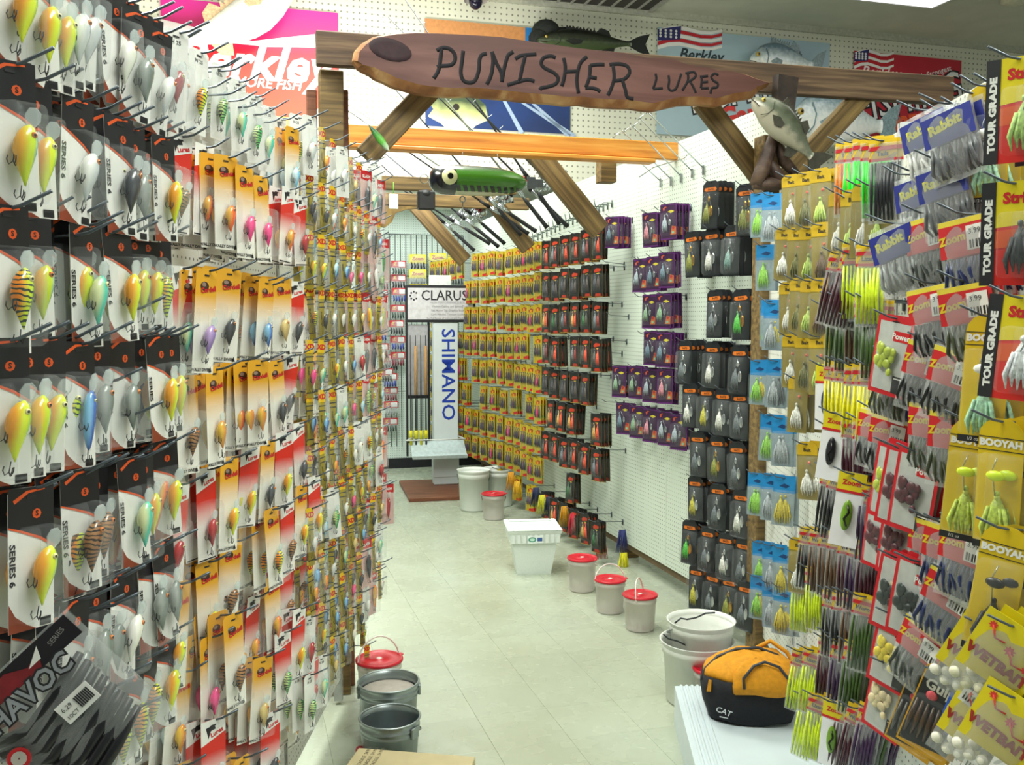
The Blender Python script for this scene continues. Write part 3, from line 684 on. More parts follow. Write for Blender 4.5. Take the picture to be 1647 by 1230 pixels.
# ------------------------------------------------------------------ buckets, cooler, box, shelf, bag on the floor
REDLID = mat('c4182c', .35, 0, .06); WPL = clear_mat('white_plastic', 'eceee8', .86, .35); WSOL = mat('e4e8e4', .4, 0, .05, 6)
def pail(label, loc, r, h, yaw=0, handle='up', lid=True, body=None, name='bucket'):
    t = thing(name, label, 'bucket', loc, (0, 0, yaw), None); bm_ = body or FROST
    b = MB(); b.lathe([(.001, .003), (r*.82, .003), (r*.85, .01), (r*.93, h*.8), (r*.97, h*.8), (r*.97, h*.9), (r*.95, h*.93)]+([(r*.96, h*.98)] if lid else [(r, h*.97), (r*1.05, h), (r*1.0, h*.995), (r*.9, h*.75), (r*.8, .02), (.001, .02)]), bm_, 28); b.build('body', t)
    if lid:
        b = MB(); b.lathe([(r*1.0, h*.94), (r*1.04, h*.95), (r*1.04, h*.995), (r*.99, h*1.01), (r*.93, h*1.0), (r*.9, h*.985), (r*.3, h*.985), (r*.28, h*1.0), (.001, h*1.0)], REDLID, 28)
        b.bbox((r*.9, -.012, h*.97), (r*1.15, .012, h*1.0), REDLID, .003); b.build('lid', t)
        b = MB(); b.lathe([(.012, h*1.0), (.011, h*1.01), (.001, h*1.012)], mat('f0e0d8', .4), 10); b.build('lid_plug', t)
    b = MB(); N = 14; el = {'up': 82, 'side': -25, 'lean': 60, 'down': -60}[handle]; E = R(el); hr = r*1.02
    pts = [(hr*cos(pi*i/N), hr*1.15*sin(pi*i/N)*cos(E), h*.88+hr*1.15*sin(pi*i/N)*sin(E)) for i in range(N+1)]
    hm = mat('e8dcd8', .4) if handle != 'down' and bm_ is FROST else STEEL
    b.tube(pts, .0038, hm, 6); b.build('handle', t)
    return t
def onz(px, py, z): q = hit(px, py, Vector((0, 0, z)), Vector((0, 0, 1))); return Vector((q.x, q.y, 0))
def fl_at(px, py): p = onfloor(px, py); return p
pail('frosted red-lidded bucket beside the foam cooler, handle hanging in front', onfloor(936, 949), .088, .205, R(-35), 'side')
pail('middle red-lidded bucket of the three right of the cooler, handle raised', onfloor(981, 983), .088, .19, R(12), 'up')
pail('nearest red-lidded bucket of the row, handle leaning over its lid', onfloor(1029, 1011), .090, .19, R(70), 'up')
pail('small red-lidded bucket beside the far white bucket', onfloor(794, 834), .098, .215, 0, 'down')
pail('red-lidded bucket at the end of the left racks, handle upright', onz(610, 1058, .2), .098, .2, R(35), 'up')
t = pail('plain white open bucket at the foot of the far yellow packs', onfloor(762, 819), .14, .35, 0, 'down', False, WSOL)
t = pail('tall white bucket behind the far red-lidded bucket', onfloor(802, 812), .14, .33, 0, 'down', False, WSOL)
# nested big pails by the right post
p = onz(1122, 998, .35)
t = pail('large translucent bucket on the floor by the shelf, another pail nested in it', p, .155, .27, R(-40), 'side', False, WPL)
t = pail('white pail nested on top in the large translucent bucket', p+Vector((.02, .02, .1)), .142, .25, R(20), 'side', False, WPL)
pail('red-lidded bucket standing behind the black and yellow bag', onz(1147, 1073, .2), .082, .2, R(100), 'down')
for (nm, pth) in (('black cord bail lying on the nested pail rim', [(1085, 1002), (1095, 994), (1105, 996), (1120, 993), (1135, 986), (1150, 985)]), ('black cord bail hooked on the lower large bucket rim', [(1067, 1020), (1075, 1027), (1090, 1031), (1108, 1040)])):
    b = MB(); b.tube([tuple(at(x, y, 3.84+.01*i)) for i, (x, y) in enumerate(pth)], .0035, mat('20262c', .5), 6); tag(b.build('bail_cord'), nm, 'cord')
# galvanized pails
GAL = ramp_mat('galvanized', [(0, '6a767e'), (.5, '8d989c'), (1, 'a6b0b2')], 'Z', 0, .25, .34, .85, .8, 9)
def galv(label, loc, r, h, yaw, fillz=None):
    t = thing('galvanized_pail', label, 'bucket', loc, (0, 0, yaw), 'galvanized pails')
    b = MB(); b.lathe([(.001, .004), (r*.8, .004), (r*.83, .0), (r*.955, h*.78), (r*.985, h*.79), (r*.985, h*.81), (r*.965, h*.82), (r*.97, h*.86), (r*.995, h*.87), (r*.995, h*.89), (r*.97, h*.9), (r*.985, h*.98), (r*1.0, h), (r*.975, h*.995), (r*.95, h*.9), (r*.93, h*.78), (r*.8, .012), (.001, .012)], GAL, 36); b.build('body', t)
    b = MB(); b.tube([(r*1.0*cos(2*pi*i/36), r*sin(2*pi*i/36), h) for i in range(36)], .004, GAL, 6, close=True); b.build('rim_bead', t)
    if fillz:
        b = MB(); b.lathe([(.001, fillz), (r*.9, fillz)], mat('b0a8a0', .5), 30); b.build('inner_lid', t)
    for s in (-1, 1):
        b = MB(); b.bbox((s*r*1.0-.004, -.02, h*.76), (s*r*1.0+.006, .02, h*.93), GAL, .002); b.tube([(s*r*1.03, .012*cos(a*pi/4), h*.88+.012*sin(a*pi/4)) for a in range(8)], .003, STEEL, 5, close=True)
        b.build('ear', t)
    b = MB(); N = 16; b.tube([(r*1.03*cos(pi*i/N), r*1.03*sin(pi*i/N)*cos(R(-8)), h*.88+r*1.03*sin(pi*i/N)*sin(R(-8))-.02*sin(pi*i/N)) for i in range(N+1)], .0028, STEEL, 5); b.build('bail_handle', t)
    b = MB(); b.ell((-r*.62, -r*.7, h*.5), (.03, .012, .022), mat('b8283c', .5), 10, 6); b.build('red_badge', t)
    b = MB(); pts = [(.02+.04*cos(a)*(.5 if a % 2 else 1), .0) for a in range(3)]
    for k in range(5): b.tube([(-.02+.02*k, -r*.93, h*.30), (-.03+.026*k, -r*.95, h*.42)], .004, mat('8fb8b0', .5), 4)
    b.build('printed_leaf_mark', t)
    return t
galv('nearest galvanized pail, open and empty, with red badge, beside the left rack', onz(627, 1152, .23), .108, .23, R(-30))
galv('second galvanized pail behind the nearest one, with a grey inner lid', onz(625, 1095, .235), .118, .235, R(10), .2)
# foam cooler
cb = onfloor(856, 917); t = thing('foam_cooler', 'white foam cooler with recessed lid and round green label', 'cooler', cb, (0, 0, R(6))); t.scale = (1, 1, .84)
FOAM = mat('dde4e0', .7, 0, .04, 120, bump=.15)
def tbox(b, w0, d0, z0, w1, d1, z1, m):
    vs = [(-w0, -d0, z0), (w0, -d0, z0), (w0, d0, z0), (-w0, d0, z0), (-w1, -d1, z1), (w1, -d1, z1), (w1, d1, z1), (-w1, d1, z1)]
    b.add(vs, [(0,3,2,1),(4,5,6,7),(0,1,5,4),(1,2,6,5),(2,3,7,6),(3,0,4,7)], m)
b = MB(); tbox(b, .108, .10, 0, .145, .135, .265, FOAM); b.build('body', t)
b = MB(); tbox(b, .158, .148, .255, .165, .155, .33, FOAM)
for k in range(9): b.bbox((-.15+.036*k, -.158, .258), (-.15+.036*k+.022, -.15, .322), FOAM, .004)
b.build('rim', t)
b = MB(); tbox(b, .168, .158, .33, .175, .165, .352, FOAM)
for a, c in (((-.175, -.165, .352), (-.14, .165, .366)), ((.14, -.165, .352), (.175, .165, .366)), ((-.14, -.165, .352), (.14, -.13, .366)), ((-.14, .13, .352), (.14, .165, .366))): b.bbox(a, c, FOAM, .005)
b.build('lid', t)
b = MB(); b.poly([(-.05, .26), (.05, .26), (.05, .315), (-.05, .315)], mat('e8f0ee', .4), -.1605, .002); 
b.poly([(-.02+.026*cos(a*pi/8), .289+.019*sin(a*pi/8)) for a in range(16)], mat('3f8f78', .4), -.162); b.poly([(-.02+.017*cos(a*pi/8), .289+.011*sin(a*pi/8)) for a in range(16)], mat('bfe0d0', .4), -.1625)
b.poly([(.012, .275), (.044, .275), (.044, .303), (.012, .303)], mat('3c5c9c', .4), -.162); b.build('label', t)
# beige carton bottom left
t = thing('carton', 'flat beige cardboard carton at the bottom edge beside the left rack', 'box', Vector((-.30, 2.86, 0)), (0, 0, R(-9)))
CB = mat('c2b48e', .8, 0, .06, 15); b = MB(); b.bbox((-.24, -.16, 0), (.16, .14, .215), CB, .003); b.build('body', t)
b = MB(); b.box((-.24, -.012, .2151), (.16, -.008, .2155), mat('9a8c68', .8)); b.build('flap_seam', t)
b = MB()
for k in range(3): b.text('FISHING TACKLE  24 PCS', .018, -.2+.022*k, .05, mat('5a5240', .7), 0, pi/2, M=Matrix.Translation((0, 0, .2158)) @ Matrix.Rotation(-pi/2, 4, 'X'))
b.build('printing', t)
# white base deck of the near right rack
t = thing('base_shelf', 'long white metal base shelf with grooved front edge, lower right', 'shelf', (0, 0, 0))
WM = mat('c6d2d8', .4, 0, .04, 5)
sa_ = onz(1085, 1103, .155); sb_ = onz(1118, 1230, .155); ks_ = (sa_.x-sb_.x)/(sa_.y-sb_.y)
y0, y1 = 1.5, sa_.y; xl = lambda y: sa_.x+ks_*(y-sa_.y)
vs = []
b = MB(); b.add([(xl(y0), y0, 0), (RX(y0), y0, 0), (RX(y1), y1, 0), (xl(y1), y1, 0), (xl(y0), y0, .155), (RX(y0), y0, .155), (RX(y1), y1, .155), (xl(y1), y1, .155)], [(0,3,2,1),(4,5,6,7),(0,1,5,4),(1,2,6,5),(2,3,7,6),(3,0,4,7)], WM); b.build('deck', t)
b = MB()
for k in range(4):
    o_ = .02+.022*k; b.add([(xl(y0)+o_, y0, .156), (xl(y0)+o_+.013, y0, .156), (xl(y1)+o_+.013, y1, .156), (xl(y1)+o_, y1, .156), (xl(y0)+o_+.003, y0, .161), (xl(y0)+o_+.010, y0, .161), (xl(y1)+o_+.010, y1, .161), (xl(y1)+o_+.003, y1, .161)], [(0,3,2,1),(4,5,6,7),(0,1,5,4),(1,2,6,5),(2,3,7,6),(3,0,4,7)], WM)
b.build('edge_rib', t)
# black and yellow bag
bp_ = onz(1205, 1150, .157); t = thing('soft_bag', 'black soft bag with yellow pocket and zipped lid on the white shelf', 'bag', Vector((bp_.x, bp_.y, .157)), (0, 0, R(-8))); t.scale = (1, 1, .93)
BLK = mat('14151c', .85, 0, .25, 60, bump=.4); YEL = mat('d08c10', .8, 0, .12, 60, bump=.3); ZIP = mat('2c3038', .5)
def superloft(b, secs, m, n=28, p=2.8):
    """secs: (z, halfx, halfy, cx, cy)"""
    vs = []; fs = []
    for (z, hx, hy, cx, cy) in secs:
        for k in range(n):
            a = 2*pi*k/n; c_, s_ = cos(a), sin(a)
            vs.append((cx+hx*math.copysign(abs(c_)**(2/p), c_), cy+hy*math.copysign(abs(s_)**(2/p), s_), z+.006*sin(5*a+z*40)))
    for i in range(len(secs)-1):
        for k in range(n): a = i*n+k; c_ = i*n+(k+1) % n; fs.append((a, c_, c_+n, a+n))
    fs.append(tuple(range(n-1, -1, -1))); fs.append(tuple((len(secs)-1)*n+k for k in range(n)))
    b.add(vs, fs, m, None, True)
b = MB(); superloft(b, [(0, .13, .09, 0, 0), (.012, .155, .105, 0, 0), (.07, .175, .118, 0, 0), (.13, .184, .12, 0, 0), (.178, .178, .116, 0, 0)], BLK); b.build('lower_body', t)
b = MB(); superloft(b, [(.174, .176, .114, 0, 0), (.2, .168, .108, .0, .0), (.225, .145, .095, .01, .005), (.252, .1, .07, .02, .01), (.266, .04, .03, .02, .01)], YEL); b.build('upper_body', t)
b = MB(); superloft(b, [(.14, .118, .02, .045, -.112), (.17, .12, .03, .045, -.108), (.21, .11, .034, .04, -.092), (.245, .075, .03, .035, -.075), (.257, .03, .015, .03, -.068)], YEL); b.build('front_pocket', t)
b = MB(); b.tube([(-.08+.045, -.137, .165), (-.078+.04, -.132, .205), (-.04+.04, -.112, .25), (.0+.04, -.104, .265), (.05+.04, -.112, .25), (.085+.04, -.128, .205), (.09+.04, -.135, .17)], .0055, ZIP, 6); b.build('pocket_zip', t)
b = MB(); b.tube([(-.18, -.03, .15), (-.165, -.02, .195), (-.12, 0, .238), (-.05, .01, .268), (.03, .015, .276), (.1, .01, .252), (.155, .0, .2), (.172, -.01, .165)], .006, ZIP, 6); b.build('lid_zip', t)
b = MB(); b.tube([(.03, .05, .262), (.08, .06, .29), (.14, .05, .25), (.178, .03, .19), (.182, .03, .12)], .009, YEL, 6); b.build('shoulder_strap', t)
b = MB(); b.poly([(-.165, .13), (-.15, .13), (-.148, .175), (-.158, .178)], YEL, -.095, .004); b.build('side_pull', t)
b = MB(); b.text('CAT', .03, -.105, .065, mat('c8ccd0', .5), -.125, R(-20), bold=.02); b.tube([(-.12, -.126, .045), (-.09, -.126, .04)], .002, mat('c8ccd0', .5), 4); b.build('logo', t)

# ------------------------------------------------------------------ rod stand in the distance
t0 = S(0, 0)
cbase = Vector(((716-823.5)/F*9.1, 9.05, 0)); t = thing('rod_stand', 'white rod display stand with blue vertical lettering at the aisle end', 'display stand', cbase, (0, 0, AL-R(4))); t.scale = (.97, 1, 1.075)
WB = mat('ccd4d6', .5, 0, .05, 5); BLF = mat('15181c', .45)
b = MB(); b.bbox((-.44, -.68, 0), (.14, .27, .035), wood_mat('stand_board', '5a3020', '74442c', '8a583c', 8, (.5, 6, 6), .5, False), .004); b.build('base_board', t)
b = MB(); b.bbox((-.125, -.06, .035), (.125, .06, 1.62), WB, .006); b.build('column', t)
b = MB(); b.text('SHIMANO', .185, .02, 1.03, mat('1438a0', .4, 0, 0), -.0615, -pi/2, bold=.012, sx=1.0); b.build('lettering', t)
b = MB(); b.bbox((-.40, -.075, 1.50), (.30, -.062, 1.83), BLF, .004); b.build('sign_frame', t)
b = MB(); b.box((-.375, -.079, 1.525), (.275, -.0755, 1.805), mat('c6c4c8', .5)); b.build('sign_panel', t)
b = MB(); b.text('CLARUS', .125, -.245, 1.735, BLF, -.0795, sx=1.02, bold=.01, align='LEFT')
b.text('HIGH PERFORMANCE RODS', .03, .03, 1.675, mat('7a7880', .5), -.0795)
for k, s_ in enumerate(('Medium Casting and Spinning', 'Fast Action Tip, Graphite Blank', 'Cork Handles, Titanium Guides', 'The Full Range of Inshore and Freshwater')): b.text(s_, .026, .02, 1.64-.035*k, mat('5c5a60', .5), -.0795)
for k in range(8): 
    if k in (0,): continue
    a = 2*pi*k/8; b.box((-.315+.035*cos(a)-.008, -.0797, 1.735+.035*sin(a)-.008), (-.315+.035*cos(a)+.008, -.0795, 1.735+.035*sin(a)+.008), BLF)
b.build('sign_lettering', t)
b = MB(); b.bbox((-.16, -.03, 1.83), (.06, -.025, 1.92), mat('d8dcda', .5), .002); b.build('header_card', t)
for s_ in (-1,):
    b = MB(); x0, x1 = (-.375, -.175); b.box((x0, -.03, .83), (x1, -.02, 1.48), mat('a4a4a8', .5)); b.build('back_panel', t)
    for xx in (x0-.02, x1):
        b = MB(); b.bbox((xx, -.05, .30), (xx+.02, -.02, 1.5), BLF, .003); b.build('side_rail', t)
    b = MB(); b.bbox((x0, -.05, .82), (x1, -.03, .85), BLF, .003); b.build('cross_rail', t)
    b = MB(); b.bbox((x0, -.05, .42), (x1, -.03, .445), BLF, .003); b.build('cross_rail', t)
CORK = mat('b48a58', .8, 0, .15, 80); BRod = mat('1c1d22', .35); YB = mat('d4cc20', .5)
rt = []
b = MB(); b.tube([(0, 0, 0), (0, 0, .62)], [.014, .004], BRod, 6); r_blank = b
for k, x in enumerate((-.355, -.305, -.255, -.205)):
    q = thing('fishing_rod', f'slim rod upright in the display stand, {ordi(k+1)} from the left', 'fishing rod', cbase+Matrix.Rotation(AL-R(4), 3, 'Z') @ Vector((x*.97, -.10, .44)), (0, 0, AL), 'rods standing in the display stand')
    b = MB(); b.tube([(0, 0, 0), (0, 0, 1.05)], [.009, .004], BRod, 6); b.build('blank', q)
    b = MB(); b.tube([(0, 0, .48 if k % 2 else .0), (0, 0, .95 if k % 2 else .12)], .014, CORK if k % 2 else YB, 7); b.build('grip', q)
    b = MB(); b.tube([(0, 0, .06), (0, 0, .14)], .02, YB, 7); b.build('butt_wrap', q)
b = MB(); b.tube([(-.42, -.3, .335+.14), (.15, -.3, .335+.14)], .006, mat('d8dcdc', .4), 6); b.tube([(-.42, -.3, .475), (-.32, -.05, .475)], .006, mat('d8dcdc', .4), 6); b.tube([(.15, -.3, .475), (.12, -.05, .475)], .006, mat('d8dcdc', .4), 6); b.build('wire_rail', t)
b = MB(); M_ = Matrix.Translation((0, -.16, .37)) @ Matrix.Rotation(R(28), 4, 'X'); b.bbox((-.36, -.13, -.008), (.18, .13, .008), mat('c4d4d8', .4), .004, M_); b.bbox((-.36, -.135, -.008), (.18, -.125, .03), mat('c4d4d8', .4), .003, M_); b.build('literature_tray', t)
b = MB(); b.bbox((-.13, -.066, .10), (.13, .066, .32), WB, .006); b.build('column_sleeve', t)

# ------------------------------------------------------------------ wire grid and bags on the far wall
vF = 10.1
gp = plane_tr(vF)
t = thing('wire_grid', 'grey wire grid panel standing against the far pegboard', 'grid panel', S(0, vF), (0, 0, AL))
GW = mat('66706c', .5, .6, 0); b = MB()
xa, za = gp(618, 376); xb, zb = gp(745, 379)
for k in range(16): x = xa+(xb-xa)*k/15; b.tube([(x, 0, .25), (x, 0, za)], .0045, GW, 4)
b.build('upright_wires', t); b = MB()
for z in (za, za-.45, za-1.1, za-1.7): b.tube([(xa, -.005, z), (xb, -.005, z)], .0045, GW, 4)
b.build('cross_wires', t)
def bagmesh(w_, h_, th, m, nx=4, nz=5):
    b = MB(); vs = []; fs = []
    for s in (-1, 1):
        for j in range(nz+1):
            for i in range(nx+1):
                u, v = i/nx, j/nz; k = 16*u*(1-u)*v*(1-v)
                vs.append(((u-.5)*w_, s*th*.5*k**.6+.001*s+.002*sin(i*2.3+j*1.7+s), -v*h_))
    n = (nx+1)*(nz+1)
    for s in (0, 1):
        for j in range(nz):
            for i in range(nx):
                a = s*n+j*(nx+1)+i; q = (a, a+1, a+nx+2, a+nx+1); fs.append(q[::-1] if s == 0 else q)
    b.add(vs, fs, m, None, True); return b
far = []
Yl, Rd, Dk, Wh = mat('e0d020', .5), mat('b8202c', .5), mat('282c30', .5), mat('e8e8e8', .5, 0, 0)
cols = {'yellow': Yl, 'red': Rd}
def farbag(kind, content):
    w_, h_ = (.185, .16) if kind == 'yellow' else (.16, .15)
    b1 = MB(); c_ = cols[kind]
    if kind == 'yellow': b1.poly([(-w_/2, -h_*.62), (w_/2, -h_*.62), (w_/2, 0), (-w_/2, 0)], c_, -.004, .003); b1.text('Zoom', .05, 0, -h_*.3, Rd, -.006, bold=.03)
    else:
        b1.poly([(-w_/2, -h_*.5), (w_/2, -h_*.5), (w_/2, 0), (-w_/2, 0)], c_, -.004, .003); b1.poly([(.0, -h_*.42), (w_*.42, -h_*.42), (w_*.42, -h_*.1), (.0, -h_*.1)], Wh, -.006)
        b1.text('Z', .04, -w_*.25, -h_*.25, Yl, -.006, bold=.04)
    b3 = MB()
    for k in range(5): b3.tube([(-w_*.38+w_*.18*k, -.004, -h_*.55), (-w_*.33+w_*.17*k, -.012, -h_*.8), (-w_*.38+w_*.19*k, -.004, -h_*.95)], .009, content, 5)
    return [node('printed_header', b1), node('soft_baits', b3), node('clear_bag', bagmesh(w_, h_, .03, BAG))]
FB = {}
rowsF = [('yellow', 672, 409), ('yellow', 704, 407), ('yellow', 733, 410), ('yellow', 672, 433), ('yellow', 704, 432), ('yellow', 733, 434), ('yellow', 673, 456), ('yellow', 704, 455), ('yellow', 674, 476),
 ('red', 641, 419), ('red', 641, 441), ('red', 642, 463), ('red', 614, 443), ('red', 612, 466), ('red', 640, 490), ('red', 638, 515), ('red', 640, 540), ('red', 640, 566), ('red', 625, 570), ('red', 620, 592), ('red', 629, 573), ('red', 627, 600), ('red', 628, 622), ('red', 629, 645), ('red', 628, 672), ('red', 612, 500), ('red', 611, 525), ('red', 613, 552)]
cc = [mat('20242c', .4), mat('283c98', .4), mat('7a1c30', .4), mat('9aa0a0', .4), mat('2c4438', .4)]
rn = {}
for i, (kd, px, py) in enumerate(rowsF):
    p = onv(px, py, vF-.06-.03*(i % 2)); ck = (kd, i % 5)
    if ck not in FB: FB[ck] = farbag(kd, cc[i % 5])
    rn[kd] = rn.get(kd, 0)+1
    nm = ['black', 'blue', 'dark red', 'grey', 'dark green'][i % 5]
    if kd == 'yellow': lab = f'yellow-headed bag of {nm} worms on the far grid, {ordi(rn[kd])} counting down in rows'
    else: lab = f'red-headed bag of {nm} worms on the far wall, {ordi(rn[kd])} from the top'
    inst('bait_bag', FB[ck], lab, 'bait bag', p, (0, 0, AL+random.uniform(-.1, .1)), 'bait bags on the far wall')

# ------------------------------------------------------------------ rods and reels racked under the braces
SIL = mat('b8c0c4', .22, .85); EVA = mat('14151a', .7); REDR = mat('8a1c2c', .3, .5)
def rod_nodes(col, spool):
    b0 = MB(); b0.tube([(0, 0, .3), (0, 0, 1.0), (0, 0, 1.75)], [.006, .0045, .0016], col, 6)
    b1 = MB(); b1.tube([(0, 0, 0), (0, 0, .03), (0, 0, .22), (0, 0, .25)], [.014, .012, .011, .009], EVA, 8); b1.tube([(0, 0, .36), (0, 0, .45)], [.012, .008], EVA, 8)
    b2 = MB(); b2.tube([(0, 0, .25), (0, 0, .36)], .009, SIL, 8)
    g = []
    for z, r in ((.62, .018), (.82, .013), (1.05, .009), (1.28, .007), (1.5, .005), (1.7, .004)):
        b3 = MB(); b3.tube([(0, -.008-r+r*cos(a*pi/5), z+.0+r*sin(a*pi/5)*.2) if 0 else (r*sin(a*pi/5), -.008-r+r*cos(a*pi/5), z) for a in range(10)], .0014, SIL, 4, close=True); b3.tube([(0, 0, z-.012), (0, -.008, z)], .0012, SIL, 4); g.append(node('line_guide', b3))
    r0 = MB(); r0.tube([(0, -.008, .27), (0, -.012, .35)], .006, SIL, 6); r0.tube([(0, -.01, .31), (0, -.05, .305)], [.006, .005], SIL, 6); r0.ell((0, -.07, .30), (.02, .028, .028), SIL, 10, 7)
    s = MB(); s.lathe([(.012, 0), (.028, .002), (.028, .006), (.018, .009), (.018, .03), (.026, .033), (.026, .037), (.008, .044)], spool, 14, T(0, -.072, .325))
    bl = MB(); bl.tube([(.032*cos(pi*i/8), -.072-.034*sin(pi*i/8), .35-.01*sin(pi*i/8)) for i in range(9)], .002, SIL, 5)
    h = MB(); h.tube([(.02, -.07, .3), (.055, -.075, .295), (.06, -.08, .25), (.085, -.08, .25)], [.004, .004, .004, .004], SIL, 6); h.ell((.09, -.08, .25), (.012, .01, .014), EVA, 8, 6)
    return [node('blank', b0), node('grip', b1), node('reel_seat', b2)]+g+[node('reel', r0, None, [node('spool', s), node('bail_arm', bl), node('crank_handle', h)])]
RN = [rod_nodes(mat('1a1c22', .3), SIL), rod_nodes(mat('30343c', .3), mat('70787c', .3, .8)), rod_nodes(mat('8c9088', .3), REDR)]
rods = [((913, 364), (845, 296), 6.5), ((946, 358), (872, 282), 6.1), ((862, 372), (788, 322), 7.0), ((850, 376), (762, 316), 7.15), ((802, 397), (735, 342), 7.7), ((812, 392), (742, 330), 7.5), ((763, 403), (700, 345), 8.3), ((838, 378), (775, 305), 6.8), ((880, 366), (812, 280), 6.4), ((788, 392), (720, 350), 7.9), ((900, 360), (838, 270), 6.2)]
for i, (pb, pt_, yy) in enumerate(rods):
    p = at(*pb, yy); q = at(*pt_, yy-.10); z = (q-p).normalized(); x = z.cross(Vector((0, 0, 1))).normalized(); y = z.cross(x)
    if y.z < 0: pass
    t = inst('fishing_rod', RN[i % 3], f'spinning rod and reel racked slanting under the braces, {ordi(i+1)} of the overhead rods', 'fishing rod', p, (0, 0, 0), 'rods racked overhead')
    t.matrix_world = Matrix.Translation(p) @ Matrix((x, y, z)).transposed().to_4x4() @ Matrix.Rotation(random.uniform(-.9, .3), 4, 'Z') @ Matrix.Diagonal((1.25, 1.25, 1, 1))
ub = onv(700, 300, 5.1)
# rod-rack prongs on the right wall
for k in range(20):
    px = 858+k*7.0; py = 384-k*3.2
    if px > 985: break
    n = S(1, 0); p = hit(px, py, S(UW-.01, 0), n); b = MB()
    b.tube([(0, 0, 0), (-.06, 0, 0), (-.09, 0, -.03), (-.12, 0, -.025), (-.13, 0, .02)], .004, GW, 5); b.tube([(0, 0, .02), (0, 0, -.03)], .006, GW, 5)
    o = b.build('rod_prong', loc=p, rot=(0, 0, AL)); tag(o, f'short black rod prong on the pegboard below the reels, {ordi(k+1)} from the far end', 'hook', 'rod prongs along the right wall')
# empty long chrome hooks
CH = mat('c4ccd0', .2, .9)
bs_ = [(1062, 291), (1079, 288), (1095, 283), (1113, 275), (1131, 270)]; ts_ = [(985, 220), (1000, 209), (1016, 201), (1031, 192), (1041, 179)]
for i, (q0, q1) in enumerate(zip(bs_, ts_)):
    n = S(1, 0); p = hit(*q0, S(UW-.01, 0), n); v = p.dot(S(0, 1)); q = onv(*q1, v-.02); d = (q-p)
    b = MB(); b.tube([(0, 0, 0), tuple(d), tuple(d+Vector((-.05, 0, -.045)))], .0035, CH, 6); b.bbox((-.006, -.006, -.04), (.006, .006, .015), CH, .002)
    o = b.build('long_hook', loc=p); tag(o, f'long empty chrome display hook above the purple packs, {ordi(i+1)} from the left', 'hook', 'long empty chrome hooks')
b = MB(); zz = [onv(*q, p.dot(S(0, 1))) for q, p in zip([(1028, 285), (1050, 270), (1075, 262), (1100, 255), (1110, 245)], [hit(*q0, S(UW-.01, 0), S(1, 0)) for q0 in bs_])]
b.tube([tuple(z) for z in zz], .003, CH, 5); tag(b.build('cross_wire'), 'bent wire linking the long chrome hooks', 'wire')
# skirts and tails below the far packs
for (px, py, Y, c_) in ((822, 775, 7.6, 'c88c14'), (832, 790, 7.5, 'd0a018'), (862, 800, 7.2, '20284c'), (872, 812, 7.1, 'c8c428'), (883, 815, 7.0, '1c2440'), (908, 830, 6.7, 'c48c14'), (922, 842, 6.6, 'c01c34'), (942, 845, 6.5, '8cbc30'), (1001, 868, 6.1, '28306c'), (1003, 905, 6.1, 'd8d020'), (968, 880, 6.2, 'b04030')):
    b = MB(); mm = mat(c_, .6, 0, .25, 50)
    for k in range(9): b.tube([(-.02+.005*k, 0, 0), (-.03+.008*k, .01*sin(k), -.07), (-.045+.011*k, 0, -.15)], [.004, .005, .002], mm, 5)
    tag(b.build('bait_skirt', loc=at(px, py-16, Y), rot=(0, 0, AL)), {'c': 'amber', 'd': 'yellow', '2': 'navy', '1': 'navy', '8': 'green', 'b': 'rust'}[c_[0]]+' skirt tail hanging below the right wall packs at pixel column '+str(px) if 0 else {'c88c14': 'amber skirt furthest left below the far yellow packs', 'd0a018': 'golden skirt beside the amber one below the yellow packs', '20284c': 'navy skirt behind the cooler, leftmost of two', 'c8c428': 'yellow-green skirt between the two navy ones', '1c2440': 'black-blue skirt right above the cooler rim', 'c48c14': 'amber skirt right of the cooler', 'c01c34': 'bright red skirt right of the cooler', '8cbc30': 'green skirt near the post foot', '28306c': 'blue skirt at the post foot, upper', 'd8d020': 'yellow skirt at the post foot, lower', 'b04030': 'rust red skirt at the panel corner'}[c_], 'lure skirt')
# ------------------------------------------------------------------ lures
SKINS = {  # name: (belly, side, back, bars)
 'chartreuse': ('f0a020', 'd8e81c', '5ac832', None), 'lime and blue': ('f0b030', 'c8e020', '2a98c8', None), 'firetiger': ('f08a18', 'c8e01c', '2a9c30', '14301a'),
 'orange': ('f0b84c', 'f06418', 'c83418', None), 'silver': ('f4f4f0', 'c4ccd0', '5c7488', None), 'dark grey': ('aab0ac', '6c7a74', '2c3634', None),
 'brown craw': ('b08050', '8c5c34', '2c1c14', '241410'), 'teal': ('e0e8b0', '3cc8b0', '1c8c8c', None), 'dark red': ('c84040', '9c1c2c', '5c1020', None),
 'black': ('50545a', '24262c', '101216', None), 'blue': ('8cc8f0', '2a5cb8', '14285c', None), 'pink': ('ff60a0', 'f02888', 'd01870', None),
 'purple': ('c8a8e0', '8c70c0', '503c88', None), 'gold': ('f0d890', 'c8a860', '6c5c34', None), 'green': ('d8e8a0', '34b45c', '1c6c50', '143c2c'),
 'pearl': ('f8f6f0', 'e8eadc', '9cb0a4', None), 'sky blue': ('d8f0f8', '6cc0e8', '2c80c0', None), 'amber': ('f0c040', 'e08820', 'a04818', None)}
SM = {}
def skin(n, W):
    k = (n, round(W, 4))
    if k not in SM:
        a, s, c, bars = SKINS[n]
        SM[k] = ramp_mat('skin_'+n.replace(' ', '_'), [(.12, a), (.45, s), (.62, s), (.88, c)], 'X', -W/2, W/2, .22, 0, .12, 120, (bars, 55) if bars else None, coat=.5)
    return SM[k]
EYEB = mat('0a0a0a', .15, 0, 0); EYER = mat('d87818', .2, 0, 0); EYEW = mat('e8e0a0', .2, 0, 0); HK = mat('3c3e40', .35, .8, 0)
